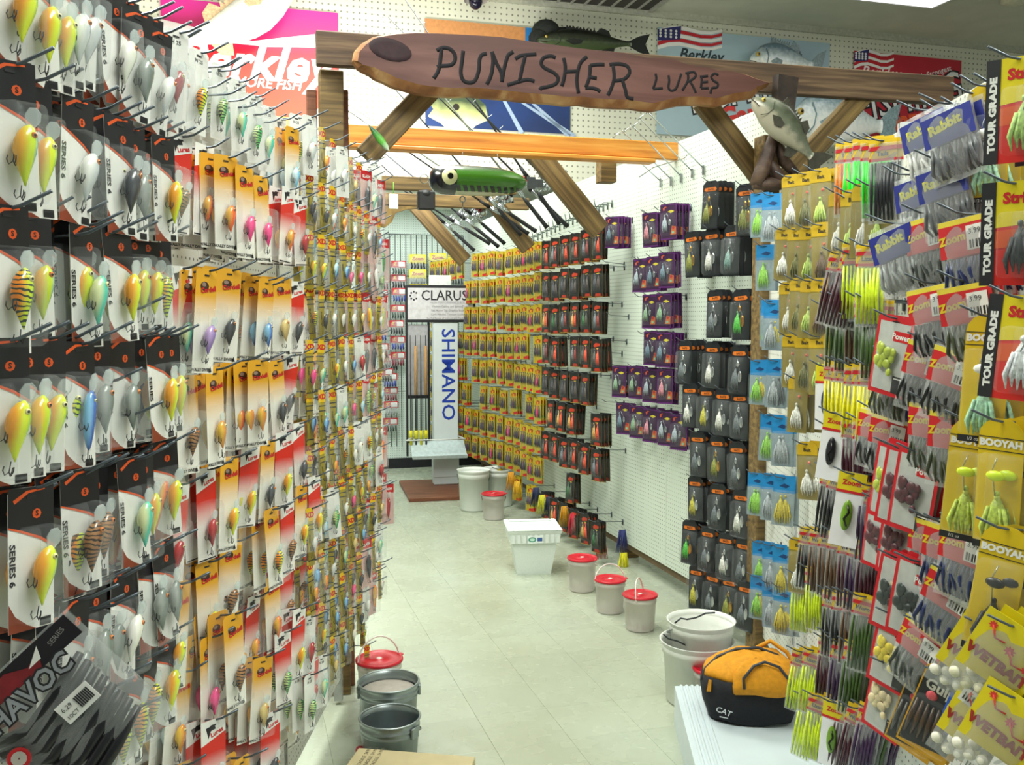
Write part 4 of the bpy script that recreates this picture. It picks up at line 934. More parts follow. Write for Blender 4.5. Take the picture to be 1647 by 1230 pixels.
def treble(r=.007, l=.012):
    b = MB()
    for k in range(3):
        a = 2*pi*k/3+.4; b.tube([(0, 0, 0), (0, 0, -l), (cos(a)*r*.6, sin(a)*r*.6, -l*1.35), (cos(a)*r, sin(a)*r, -l*.9), (cos(a)*r*.9, sin(a)*r*.9, -l*.5)], .0008, HK, 3)
    return b
TB = treble().mesh('treble_hook')
def lure_body(L, W, D, m, shape):
    n = 10; prof = {'crank': [(0,.12),(.06,.5),(.16,.82),(.3,1),(.45,.98),(.62,.76),(.78,.46),(.92,.2),(1,.06)], 'minnow': [(0,.2),(.08,.7),(.25,1),(.5,.95),(.75,.7),(.92,.4),(1,.12)], 'jerk': [(0,.3),(.06,.75),(.2,1),(.8,.95),(.95,.7),(1,.3)]}[shape]
    vs = []; fs = []
    for t, r in prof:
        cx = {'crank': -.14*sin(t*pi)*W, 'minnow': -.1*sin(t*pi)*W, 'jerk': 0}[shape]+(W*.1*t if shape == 'crank' else 0)
        for j in range(n): a = 2*pi*j/n; vs.append((cx+cos(a)*W/2*r, sin(a)*D/2*r, L/2-t*L))
    for i in range(len(prof)-1):
        for j in range(n): a = i*n+j; c = i*n+(j+1) % n; fs.append((a, a+n, c+n, c))
    fs.append(tuple(range(n))); fs.append(tuple(range(len(prof)*n-1, (len(prof)-1)*n-1, -1)))
    b = MB(); b.add(vs, fs, m, None, True); return b
LN = {}
def lure_node(shape, sk, L, W, D, x, z, tilt):
    k = (shape, sk, L, W, D)
    if k not in LN:
        body = lure_body(L, W, D, skin(sk, W), shape).mesh('lure')
        e = MB(); E = T(W*.08, -D*.42, L*.33) @ Matrix.Rotation(pi/2, 4, 'X')
        er = W*.13; e.lathe([(.0001, .0016), (er*.5, .0014)], EYEB, 8, E); e.lathe([(er*.5, .0014), (er, .0003), (er*1.02, -.002)], EYER if hash(sk) % 2 or sk in ('dark grey', 'silver') else EYEW, 8, E)
        lp = MB(); lw, ll = W*.42, L*.34
        lp.poly([(-lw*.35, 0), (-lw*.8, ll*.5), (-lw*.6, ll*.9), (0, ll*1.05), (lw*.6, ll*.9), (lw*.8, ll*.5), (lw*.35, 0)], LIP, -.001, .002)
        LN[k] = (body, e.mesh('eye'), lp.mesh('lip'))
    body, e, lp = LN[k]
    kids = [node('eye', e), node('treble_hook', TB, T(-W*.5, 0, L*.02)), node('treble_hook', TB, T(-W*.05, 0, -L/2))]
    if shape != 'jerk': kids.append(node('lip', lp, T(0, 0, L*.45) @ Matrix.Rotation(R(12), 4, 'Y')))
    return ('lure', body, T(x, -D*.5-.003, z) @ Matrix.Rotation(tilt, 4, 'Y'), kids)
def blister(w_, z0, z1, d, m=None, inset=.004):
    """clear tray: open back, rounded shoulders, front window slightly smaller"""
    b = MB(); m = m or CLEAR; r = w_*.12
    def ring(hw, za, zb, y, rr):
        p = []
        for cx, cz, a0 in ((hw-rr, zb-rr, 0), (-hw+rr, zb-rr, 90), (-hw+rr, za+rr, 180), (hw-rr, za+rr, 270)):
            for a in (0, 45, 90): q = R(a0+a); p.append((cx+rr*cos(q), y, cz+rr*sin(q)))
        return p
    a = ring(w_/2, z0, z1, -.0006, r); c = ring(w_/2-.001, z0+.001, z1-.001, -d*.75, r); e = ring(w_/2-inset, z0+inset, z1-inset, -d, r*.9)
    n = 12; b.add(a+c+e, [(i, (i+1) % n, n+(i+1) % n, n+i) for i in range(n)]+[(n+i, n+(i+1) % n, 2*n+(i+1) % n, 2*n+i) for i in range(n)]+[tuple(range(2*n, 3*n))], m, None, True)
    return b
WHT = mat('e6e6e2', .45, 0, .03, 20); BLKC = mat('17171c', .4, 0, .1, 40); ORG = mat('d8541c', .45, 0, .05); YLW = mat('dcc818', .45, 0, .06, 20); YLO = mat('dfa326', .45, 0, .06, 20)
RED = mat('c41c24', .45, 0, .06, 20); BRN = mat('3c2420', .4); PUR = mat('3c1a4c', .45, 0, .1, 40); BLU = mat('1c84c4', .45, 0, .08, 30); NAV = mat('1c2a88', .45, 0, .1, 30); TXT = mat('202024', .5, 0, 0)
def card(w_, h_, m, r=.006):
    b = MB(); pts = [(-w_/2+r, .01), (w_/2-r, .01), (w_/2, .01-r), (w_/2, -h_), (-w_/2, -h_), (-w_/2, .01-r)]
    b.poly(pts, m, 0, .0008); return b
def slot(b, w_=.012, z=-.002):  # dark euro-hole
    b.box((-w_/2, -.0012, z-.0015), (w_/2, -.0008, z+.0015), TXT)
# kinds -> (variants list of node lists, description prefix, category)
K = {}
def gcard(name, top, bot, lo, hi): return ramp_mat(name, [(0, bot), (.45, bot), (.75, top), (1, top)], 'Z', lo, hi, .45)
# black-headed crankbait packs
def k_black(sk, shape='crank', big=1):
    w_, h_ = .06, .158; c = card(w_, h_, WHT)
    c.poly([(-w_/2, .01), (w_/2, .01), (w_/2, -.062), (w_*.2, -.05), (-w_*.2, -.04), (-w_/2, -.034)], BLKC, -.0004)
    c.poly([(-w_/2, -.034), (-w_*.2, -.04), (w_*.2, -.05), (w_/2, -.062), (w_/2, -.0655), (w_*.18, -.053), (-w_*.22, -.0425), (-w_/2, -.036)], ORG, -.0006)
    c.poly([(-w_/2, -h_*.78), (-w_*.36, -h_*.88), (-w_*.1, -h_*.96), (w_*.1, -h_), (-w_/2, -h_)], mat('8c3c20', .5), -.0004)
    c.poly([(-w_*.40, -.004), (-w_*.1, .006), (w_*.3, .0075), (w_*.3, .0055), (-w_*.06, .003), (-w_*.36, -.008)], ORG, -.0006)
    c.poly([(w_*.12+.006*cos(a*pi/4), -.022+.006*sin(a*pi/4)) for a in range(8)], ORG, -.0006); c.text('S', .009, w_*.12, -.022, BLKC, -.0008, bold=.03)
    c.poly([(w_*.18, -h_*.99), (w_*.42, -h_*.99), (w_*.42, -h_*.93), (w_*.18, -h_*.93)], BLKC, -.0006)
    c.text('SERIES 6', .010, -w_*.42, -h_*.5, TXT, -.0006, -pi/2, bold=.03, sx=1.4)
    slot(c)
    L, W, D = {'crank': (.07, .028, .02), 'jerk': (.095, .016, .014), 'minnow': (.08, .02, .015)}[shape]
    return [node('card', c), lure_node(shape, sk, L, W, D, w_*.14, -h_*.6, R(random.uniform(-2, 22))), node('blister', blister(w_*.8, -h_*.95, -.036, .03), T(w_*.1, 0, 0))]
K['black'] = [(sk+(' stick' if sh == 'jerk' else ' crankbait'), k_black(sk, sh)) for sk, sh in (('chartreuse', 'crank'), ('lime and blue', 'crank'), ('firetiger', 'crank'), ('orange', 'jerk'), ('silver', 'crank'), ('dark grey', 'crank'), ('brown craw', 'crank'), ('teal', 'crank'), ('dark red', 'crank'), ('black', 'crank'), ('blue', 'minnow'), ('pearl', 'crank'))]
def k_yellow(sk):
    w_, h_ = .056, .182; g = gcard('print_yellow_fade', 'e0a428', 'eeece4', -h_, .01) if 'gy' not in SM else SM['gy']; SM['gy'] = g
    c = card(w_, h_, g)
    c.poly([(-w_*.08+.011*cos(a*pi/7), -.022+.0085*sin(a*pi/7)) for a in range(14)], BRN, -.0006); c.poly([(-w_*.12+.006*cos(a*pi/4), -.019+.004*sin(a*pi/4)) for a in range(8)], mat('8a7468', .5), -.0008)
    c.text('Cordell', .013, w_*.1, -.028, RED, -.001, R(10), bold=.04)
    c.text('WALLY DIVER', .008, -w_*.1, -h_*.965, TXT, -.0006, bold=.03); c.poly([(w_*.28, -h_*.99), (w_*.42, -h_*.985), (w_*.36, -h_*.93)], TXT, -.0006); slot(c)
    return [node('card', c), lure_node('crank', sk, .056, .023, .017, w_*.05, -h_*.66, R(random.uniform(0, 16))), node('blister', blister(w_*.86, -h_*.93, -.062, .028))]
K['yellow'] = [(sk+' crankbait', k_yellow(sk)) for sk in ('amber', 'orange', 'purple', 'gold', 'black', 'blue', 'pink', 'firetiger', 'chartreuse', 'brown craw', 'sky blue', 'dark red')]
def k_red(sk):
    w_, h_ = .056, .175; g = SM.get('gr') or gcard('print_red_fade', 'd42c1c', 'eeeae6', -h_, -.02); SM['gr'] = g
    c = card(w_, h_, g); c.poly([(-w_/2, .01), (w_/2, .01), (w_/2, -.02), (-w_/2, -.038)], WHT, -.0004)
    c.poly([(-w_*.3, -.004), (w_*.05, -.001), (w_*.1, -.010), (-w_*.1, -.012), (-w_*.2, -.026)], TXT, -.0006); c.text('Lures', .013, w_*.14, -.018, RED, -.0006, R(14), bold=.04)
    c.box((-w_*.45, -.0006, -h_*.99), (w_*.4, -.0004, -h_*.975), TXT); slot(c)
    return [node('card', c), lure_node('crank', sk, .056, .022, .017, w_*.05, -h_*.68, R(random.uniform(0, 16))), node('blister', blister(w_*.86, -h_*.94, -.055, .026))]
K['redcard'] = [(sk+' crankbait', k_red(sk)) for sk in ('chartreuse', 'dark red', 'teal', 'black', 'brown craw', 'orange', 'green', 'blue')]
def k_boxc(sk):
    w_, h_ = .05, .15; c = card(w_, h_, WHT); c.text('N 25', .01, 0, -.012, TXT, -.0006, bold=.02); slot(c)
    return [node('card', c), lure_node('crank', sk, .058, .023, .017, .0, -h_*.6, R(8)), node('blister', blister(w_*.96, -h_*.97, -.02, .03))]
K['clearbox'] = [(sk+' crankbait', k_boxc(sk)) for sk in ('green', 'teal', 'dark red', 'silver', 'pearl', 'firetiger')]
def k_xd(sk):
    w_, h_ = .052, .148; c = card(w_*.42, h_, mat('a08e1e', .5, 0, .25, 20))
    c.poly([(-w_*.25, .01), (w_*.25, .01), (w_*.25, -.026), (-w_*.25, -.026)], mat('e0b81c', .5), -.0006); c.text('XD', .02, 0, -.010, RED, -.001, bold=.05)
    for z in (-.036, -.05, -h_*.9): c.box((-w_*.25, -.0008, z-.0015), (w_*.25, -.0005, z+.0015), TXT)
    c.text('SHAD', .009, -w_*.08, -h_*.5, TXT, -.0008, -pi/2, bold=.03)
    return [node('card', c), lure_node('crank', sk, .046, .017, .013, w_*.12, -h_*.62, R(10)), node('blister', blister(w_*.9, -h_*.95, -.03, .022))]
K['xd'] = [(sk+' shad', k_xd(sk)) for sk in ('teal', 'lime and blue', 'blue', 'black', 'pearl', 'firetiger', 'sky blue', 'gold', 'pink', 'chartreuse', 'orange', 'silver')]
def k_pink(sk):
    w_, h_ = .06, .17; c = card(w_, h_, mat('d8b4b0', .5, 0, .08)); c.poly([(-w_/2, .01), (w_/2, .01), (w_/2, -.03), (-w_/2, -.022)], RED, -.0005); c.text('SLASH', .015, 0, -.012, WHT, -.001, bold=.04)
    return [node('card', c), lure_node('minnow', sk, .09, .022, .016, 0, -h_*.55, 0), node('blister', blister(w_*.9, -h_*.97, -.03, .024))]
K['pinkcard'] = [(sk+' minnow', k_pink(sk)) for sk in ('dark red', 'orange', 'chartreuse', 'black', 'green', 'silver')]
# jig packs of the far right wall
def jig(b, x, z, col, l=.07, w_=.016):
    b.ell((x, -.008, z+.008), (.005, .004, .006), mat(col, .4, 0, .2), 6, 4)
    m = mat(col, .55, 0, .35, 140)
    b.tube([(x, -.006, z+.004), (x, -.009, z-l*.2), (x, -.009, z-l*.5), (x, -.007, z-l*.75)], [.003, w_*.26, w_*.34, w_*.2], m, 7, Matrix.Diagonal((1, .6, 1, 1)))
    for k in range(5): b.tube([(x+(k-2)*w_*.12, -.009, z-l*.2), (x+(k-2)*w_*.22, -.010, z-l*.7), (x+(k-2)*w_*.19, -.006, z-l*(1-.05*(k % 2)))], [w_*.08, w_*.10, .001], m, 4)
def k_yj(cs):
    w_, h_ = .1, .205; c = card(w_, h_, mat('b8a01c', .5, 0, .14, 25)); 
    c.poly([(-w_*.3, -.028), (0, -.012), (w_*.36, -.02), (w_*.3, -.044), (-w_*.2, -.05)], mat('9c3a1c', .5), -.0006); c.text('Jig', .028, 0, -.032, mat('e8a020', .5), -.001, bold=.05)
    c.poly([(-w_*.1, -h_*.98), (w_*.48, -h_*.98), (w_*.48, -h_*.84), (-w_*.1, -h_*.9)], RED, -.0006); c.poly([(w_*.2, -h_*.78), (w_*.45, -h_*.75), (w_*.44, -h_*.68), (w_*.24, -h_*.66)], mat('6c9c2c', .5), -.0006)
    c.box((-w_/2, -.0012, -h_), (-w_/2+.004, -.0004, .006), mat('d8c83a', .5)); slot(c)
    s = MB(); 
    for i, q in enumerate(cs): jig(s, -w_*.26+i*w_*.27, -h_*.33, q, .085, .022)
    return [node('card', c), node('rubber_skirt', s), node('blister', blister(w_*.94, -h_*.88, -.055, .012))]
K['yjig'] = [(n, k_yj(c)) for n, c in (('black and plum', ('2a2430', '4c2c44', '2c3c3c')), ('hot pink', ('4c3440', 'f01c78', '3c3c48')), ('grey and purple', ('4c4c54', '5c3454', '3c4430')), ('brown and navy', ('4c3424', '28304c', '542c3c')))]
def k_rj(cs, nm='red'):
    w_, h_ = .1, .205; c = card(w_, h_, mat('1a1a1a', .45, 0, .2, 30)); 
    c.poly([(-w_*.3, -.030), (-.01, -.014), (w_*.32, -.02), (w_*.28, -.036), (0, -.04), (-w_*.24, -.044)], mat('b8381c', .5), -.0006); c.poly([(-w_*.1, -.048), (w_*.2, -.046), (w_*.1, -.058)], mat('c8a428', .5), -.0008)
    c.box((-w_/2, -.0012, -h_), (w_/2, -.0004, -h_+.003), mat('b88c28', .5)); c.poly([(-w_*.2, -h_*.97), (w_*.35, -h_*.97), (w_*.3, -h_*.88), (-w_*.15, -h_*.88)], mat('a8301c', .5), -.0006)
    c.box((w_/2-.003, -.0012, -h_), (w_/2, -.0004, 0), mat('5c5428', .5)); c.box((-w_/2, -.0012, -h_), (-w_/2+.003, -.0004, 0), mat('5c5428', .5))
    s = MB()
    for i, q in enumerate(cs): jig(s, -w_*.14+i*w_*.3, -h_*.32, q, .1, .03)
    return [node('card', c), node('rubber_skirt', s), node('blister', blister(w_*.92, -h_*.86, -.05, .014))]
K['rjig'] = [(n, k_rj(c)) for n, c in (('orange', ('585048', 'e04c20')), ('red and silver', ('707880', '8c3428')), ('green', ('2c6c3c', '4c503c')), ('fire orange', ('c89c50', 'e85428')), ('smoke grey', ('3c4048', '50443e')))]
def k_pj(cs):
    w_, h_ = .105, .19; c = card(w_, h_, mat('38183f', .45, 0, .12, 30)); 
    for a, e in (((-w_/2, -h_), (w_/2, -h_+.008)), ((-w_/2, -.0), (w_/2, .006)), ((w_/2-.006, -h_), (w_/2, .006))): c.box((a[0], -.0012, a[1]), (e[0], -.0004, e[1]), mat('5c1c6c', .5))
    c.poly([(-w_*.3, -.03), (-w_*.34, -.014), (-w_*.2, -.004), (-w_*.08, -.008), (-w_*.22, -.012), (-w_*.24, -.024)], mat('c0502c', .5), -.0006); c.poly([(-w_*.05, -.034), (w_*.15, -.026), (w_*.36, -.034), (w_*.14, -.044)], mat('d0c03c', .5), -.0006)
    c.poly([(w_*.1, -h_*.86), (w_*.45, -h_*.86), (w_*.45, -h_*.64), (w_*.2, -h_*.6)], mat('c86c2c', .5), -.0006); c.poly([(w_*.28+.009*cos(a), -h_*.67+.009*sin(a)) for a in range(6)], RED, -.0008); c.poly([(w_*.26+.008*cos(a), -h_*.8+.008*sin(a)) for a in range(6)], mat('7cb894', .5), -.0008)
    s = MB(); jig(s, -w_*.2, -h_*.34, cs, .085, .034)
    s.tube([(-w_*.2, -.012, -h_*.3), (-w_*.05, -.012, -.045), (w_*.1, -.012, -h_*.42)], .0012, SIL, 4); s.ell((w_*.12, -.012, -h_*.5), (.009, .002, .018), SIL, 8, 5)
    return [node('card', c), node('spinner_bait', s), node('blister', blister(w_*.9, -h_*.9, -.04, .016))]
K['pjig'] = [(n, k_pj(c)) for n, c in (('silver', 'a8b4bc'), ('pink', 'd08c98'), ('pale green', '8cac8c'), ('blue grey', '6c8494'))]
def k_bs(cs, bl='c8ccd0'):
    w_, h_ = .1, .235; c = card(w_, h_, mat('1c2024', .4, 0, .2, 30), .02); c.poly([(-w_*.4+.0, -.038), (-w_*.36, -.026), (w_*.3, -.022), (w_*.38, -.034), (w_*.3, -.042), (-w_*.3, -.044)], mat('d87018', .5), -.0006); c.text('BAITS', .014, 0, -.034, mat('402010', .5), -.001, bold=.03)
    s = MB(); jig(s, -w_*.15, -h_*.46, cs, .10, .04); bm_ = mat(bl, .2, .9)
    s.tube([(-w_*.15, -.014, -h_*.45), (w_*.0, -.014, -.06), (w_*.16, -.014, -h_*.5)], .0013, SIL, 4); s.ell((w_*.18, -.016, -h_*.62), (.012, .003, .028), bm_, 8, 6); s.ell((w_*.04, -.016, -h_*.36), (.008, .003, .014), bm_, 8, 5)
    return [node('card', c), node('spinner_bait', s), node('blister', blister(w_*.97, -h_*.97, -.05, .028))]
K['spin'] = [(n, k_bs(a, b_)) for n, a, b_ in (('olive and gold', '8c9030', 'c89c40'), ('white', 'dcdcd4', 'c8ccd0'), ('grey green', '7c9c94', '9ca4a8'), ('bright green', '50b83c', 'c88c30'), ('smoke', '6c7478', 'c8ccd0'), ('yellow', 'c0b83c', 'c8ccd0'))]
def k_blue(cs):
    w_, h_ = .085, .185; c = MB(); c.poly([(-w_/2, -.055), (w_/2, -.055), (w_/2, .01), (-w_/2, .01)], BLU, 0, .0008); c.poly([(-.02, -.03), (0, -.018), (.022, -.026), (.008, -.036)], mat('103c70', .5), -.0006); c.poly([(-w_/2, -h_), (w_/2, -h_), (w_/2, -.055), (-w_/2, -.055)], mat('8fa0a8', .4), .0002, .0006)
    s = MB(); jig(s, -w_*.1, -h_*.42, cs, .1, .045)
    return [node('card', c), node('skirted_jig', s), node('blister', blister(w_*.98, -h_*.98, -.045, .03))]
K['bluehead'] = [(n, k_blue(c)) for n, c in (('lime', '8cc83c'), ('silver', 'a8b0b4'), ('yellow', 'c8b830'), ('smoke', '5c6468'))]
def k_oy(cs):
    w_, h_ = .07, .18; c = MB(); c.poly([(-w_/2, -h_), (w_/2, -h_), (w_/2, -.0), (w_*.3, .014), (-w_*.3, .014), (-w_/2, 0)], mat('8c7c34', .5, 0, .15, 30), 0, .0008); c.poly([(-w_/2, -.03), (w_/2, -.03), (w_/2, 0), (w_*.3, .0141), (-w_*.3, .0141), (-w_/2, 0)], mat('c8a41c', .5), -.0006)
    c.text('Bait', .016, 0, -.014, TXT, -.001, bold=.03); c.ell((w_*.1, -.004, -.055), (.005, .003, .005), mat('e04818', .4), 6, 4)
    s = MB(); jig(s, 0, -h_*.5, cs, .075, .04)
    return [node('card', c), node('skirted_jig', s), node('blister', blister(w_*.96, -h_*.98, -.035, .028))]
K['olive'] = [(n, k_oy(c)) for n, c in (('white', 'e4e4da'), ('lime', 'b0c860'), ('olive', '6c6c34'), ('brown', '5c4424'))]
def zbag(head, txt, tcol, worm, w_=.104, h_=.15, label=True):
    c = MB(); c.poly([(-w_/2, -h_*.48), (w_/2, -h_*.48), (w_/2, -.012), (-w_/2, -.012)], head, -.007, .001)
    c.poly([(-w_/2, -.012), (w_/2, -.012), (w_/2, -.002), (-w_/2, -.002)], mat('dcc83c', .5), -.007, .001) if head is RED else None
    c.text(txt, .021 if label else .026, -w_*(.24 if label else .05), -h_*.25, tcol, -.0078, R(6), bold=.05)
    pieces = [node('printed_header', c)]
    if label:
        l = MB(); l.poly([(w_*.04, -h_*.42), (w_*.42, -h_*.42), (w_*.42, -h_*.12), (w_*.04, -h_*.12)], WHT, -.0085, .0006)
        for k in range(7): l.box((w_*.09+k*.006, -.0092, -h_*.40), (w_*.09+k*.006+(.002 if k % 2 else .0035), -.0086, -h_*.3), TXT)
        l.text('3.99', .014, w_*.2, -h_*.2, TXT, -.0092); pieces.append(node('price_label', l))
    s = MB(); m = mat(worm, .35, 0, .2, 60)
    for k in range(13):
        x = (k-6)*w_*.068; s.tube([(x, -.002, -h_*.5), (x+.007*sin(k*2.3), -.005-.003*(k % 2), -h_*.66), (x-.006*cos(k*3.1), -.003-.003*(k % 2), -h_*.82), (x+.006, -.002, -h_*.94)], [.003, .0048, .0045, .002], m, 5)
    pieces.append(node('soft_baits', s)); pieces.append(node('clear_bag', bagmesh(w_*1.03, h_, .022, BAG, 6, 7)))
    return pieces
K['zoom'] = [(n, zbag(RED, 'Zoom', mat('d8b81c', .5, 0, 0), c)) for n, c in (('black', '1c1e20'), ('charcoal', '3c4240'), ('navy', '1c2a58'), ('olive', '3c4430'))]
K['rabbit'] = [(n, zbag(NAV, 'Rabbit', mat('d8d41c', .5, 0, 0), c, label=False)) for n, c in (('pale', 'd0d0cc'), ('clear', '9ca0a0'), ('grey', '5c6064'))]
K['whitebag'] = [('white', zbag(RED, 'Zoom', mat('d8b81c', .5, 0, 0), 'd8d6cc'))]
def k_booyah(cs):
    w_, h_ = .075, .215; c = MB(); pts = [(-w_/2, -h_), (w_/2, -h_), (w_/2, -.02)]+[(w_/2*cos(a), -.02+.032*sin(a)) for a in (R(20), R(45), R(70), R(110), R(135), R(160))]+[(-w_/2, -.02)]
    c.poly(pts, mat('d8b80c', .45, 0, .06, 20), 0, .001); c.text('BOOYAH', .016, 0, -.032, WHT, -.001, bold=.06, sx=1.05)
    for z in (-.022, -.044): c.box((-w_/2, -.0008, z-.0007), (w_/2, -.0005, z+.0007), TXT)
    c.box((-w_/2, -.0012, -h_), (w_/2, -.0004, -h_+.012), TXT); c.text('1/2 oz', .008, -.012, -h_+.006, WHT, -.0015)
    s = MB(); s.ell((0, -.014, -.085), (.016, .006, .009), mat(cs[0], .35), 8, 6); s.tube([(0, -.012, -.055), (-.006, -.012, -.075), (0, -.012, -.12)], .001, SIL, 4); jig(s, .002, -.125, cs[1], .075, .05); jig(s, .002, -.13, cs[2], .07, .03)
    return [node('card', c), node('skirted_jig', s), node('blister', blister(w_*.9, -h_*.93, -.05, .024))]
K['booyah'] = [(n, k_booyah(c)) for n, c in (('chartreuse', ('d8f01c', 'b8cc50', 'd8e880')), ('white and green', ('e8ece8', '9cccac', 'b4d88c')), ('black', ('242220', '242422', '44443c')))]
def k_tour(cs):
    w_, h_ = .09, .16; c = card(w_, h_, mat('d4241c', .45, 0, .06, 20)); c.poly([(-w_/2, -h_*.42), (w_/2, -h_*.36), (w_/2, .01), (-w_/2, .01)], YLW, -.0004); c.box((-w_/2-.004, -.0012, -h_), (-w_/2+.018, -.0004, .01), TXT)
    c.text('TOUR GRADE', .0145, -w_/2+.008, -h_*.5, WHT, -.0016, pi/2, bold=.06, sx=1.35)
    c.text('Strike', .024, .012, -.018, RED, -.001, bold=.05); c.poly([(w_*-.3, -h_*.62), (w_/2, -h_*.58), (w_/2, -h_*.4), (-w_*.3, -h_*.44)], ORG, -.0005)
    s = MB(); jig(s, .012, -h_*.42, cs, .075, .045); s.tube([(.012, -.014, -.08), (.025, -.014, -.045), (.04, -.014, -.09)], .0013, SIL, 4)
    return [node('card', c), node('skirted_jig', s), node('blister', blister(w_*.74, -h_*.93, -.04, .026), T(.012, 0, 0))]
K['tour'] = [(n, k_tour(c)) for n, c in (('green', 'a8c870'), ('black', '303438'), ('white', 'd4d8dc'))]
def k_worm(cs, txt='Worms'):
    w_, h_ = .066, .2; c = MB(); c.poly([(-w_/2, -.042), (w_/2, -.042), (w_/2, .01), (-w_/2, .01)], mat('d8b414', .5, 0, .08, 30), 0, .0008); c.box((-w_/2, -.0012, -.045), (w_/2, -.0004, -.038), RED); c.box((-w_/2, -.0012, -.018), (w_/2, -.0004, -.008), RED); c.text(txt, .015, 0, -.027, TXT, -.001, bold=.04)
    s = MB(); m = mat(cs, .35, 0, .25, 60)
    for k in range(6): x = (k-2.5)*w_*.15; s.tube([(x, -.004, -.05), (x+.003*sin(k), -.007, -h_*.6), (x*1.05, -.004, -h_*.96)], [.003, .005, .0025], m, 5)
    return [node('card', c), node('soft_worms', s), node('clear_sleeve', bagmesh(w_*1.02, h_, .014, BAG, 3, 5))]
K['worm'] = [(n, k_worm(c)) for n, c in (('plum', '44202c'), ('purple', '3c2848'), ('brown', '58402c'), ('black', '1e1e22'), ('green', '3c5428'))]
K['lizard'] = [(n, k_worm(c, 'Lizard')) for n, c in (('bright yellow', 'e4dc10'), ('chartreuse', 'c8dc30'))]
K['tails'] = [(n, k_worm(c, 'Tails')) for n, c in (('bright green', '28d02c'), ('orange', 'e07820'), ('charcoal', '24262a'))]
def k_single(cs):
    w_, h_ = .07, .185; c = card(w_, h_, mat('e8e8ec', .5, 0, .03)); c.poly([(-w_/2, -.04), (w_/2, -.04), (w_/2, .01), (-w_/2, .01)], YLW, -.0005); c.box((-w_/2, -.0012, -.045), (w_/2, -.0006, -.038), RED); c.text('Zoom', .018, 0, -.018, RED, -.001, bold=.04)
    s = MB(); m = mat(cs, .35, 0, .2, 60); s.ell((0, -.006, -h_*.55), (w_*.2, .006, h_*.22), m, 8, 8); s.tube([(0, -.01, -h_*.4), (.006, -.013, -h_*.5), (-.004, -.012, -h_*.6), (.004, -.01, -h_*.7)], .003, mat('101014', .3), 5)
    return [node('card', c), node('soft_bait', s)]
K['single'] = [(n, k_single(c)) for n, c in (('black', '1c1e24'), ('green', '6c9428'), ('navy', '20284c'))]
def k_power(cs):
    w_, h_ = .1, .17; c = card(w_, h_, mat('c41c28', .45, 0, .06)); c.poly([(-w_*.42, -h_*.94), (w_*.42, -h_*.94), (w_*.42, -.004), (-w_*.42, -.004)], mat('b8bab6', .5), -.0005); c.box((0, -.0012, -.045), (w_*.42, -.0008, -.022), RED)
    c.text('Power', .018, w_*.2, -.034, WHT, -.0016, bold=.03); c.box((w_*.14, -.0012, -h_*.95), (w_*.46, -.0008, -h_*.72), TXT); c.box((w_*.17, -.0016, -h_*.76), (w_*.4, -.0013, -h_*.745), WHT); slot(c, .02)
    s = MB(); m = mat(cs, .4, 0, .25, 50)
    rr_ = random.Random(3)
    for k in range(14): s.ell((-w_*.1+rr_.uniform(-.02, .02), -.006-rr_.uniform(0, .003), -h_*.54+rr_.uniform(-.03, .03)), (rr_.uniform(.007, .013), .004, rr_.uniform(.008, .014)), m, 7, 5)
    return [node('card', c), node('bait_pieces', s), node('blister', blister(w_*.78, -h_*.92, -.05, .014))]
K['power'] = [(n, k_power(c)) for n, c in (('dark', '24302c'), ('cream', 'd8c8a0'), ('yellow', 'd8c440'), ('maroon', '501420'), ('chartreuse', 'a8b830'))]
def k_wet(cs):
    w_, h_ = .108, .15; c = MB(); c.poly([(-w_/2, -h_*.68), (w_/2, -h_*.68), (w_/2, .012), (-w_/2, .012)], mat('e4d010', .45, 0, .05, 20), -.007, .001)
    c.text('WETBAIT', .024, 0, -h_*.46, mat('a02818', .5), -.0082, R(-3), bold=.06); 
    rd = mat('d83a2c', .5)
    for x, z, r in ((-.035, -.012, .008), (.005, -.036, .010), (.038, -.05, .008)):
        c.poly([(x+r*(1 if a % 2 else .55)*cos(a*pi/8), z+r*(1 if a % 2 else .55)*sin(a*pi/8)) for a in range(16)], rd, -.0081); c.tube([(x, -.0082, z), (x+.012, -.0082, z-.018), (x+.028, -.0082, z-.016)], .0016, rd, 4)
    s = MB(); m = mat(cs, .5, 0, .1, 40)
    for k in range(5): s.ell(((k-2)*w_*.2, -.004+.002*(k%2), -h_*.82-.006*(k%2)), (.011, .007, .010), m, 8, 6)
    l = MB(); l.poly([(w_*.1, -h_*.92), (w_*.45, -h_*.92), (w_*.45, -h_*.66), (w_*.1, -h_*.66)], WHT, -.012, .0006)
    for k in range(7): l.box((w_*.15+k*.005, -.0128, -h_*.88), (w_*.15+k*.005+.002, -.0121, -h_*.78), TXT)
    return [node('printed_header', c), node('soft_baits', s), node('price_label', l), node('clear_bag', bagmesh(w_*1.02, h_, .024, BAG, 6, 7))]
K['wet'] = [('white', k_wet('e4e0d0')), ('cream', k_wet('d8d4b8'))]
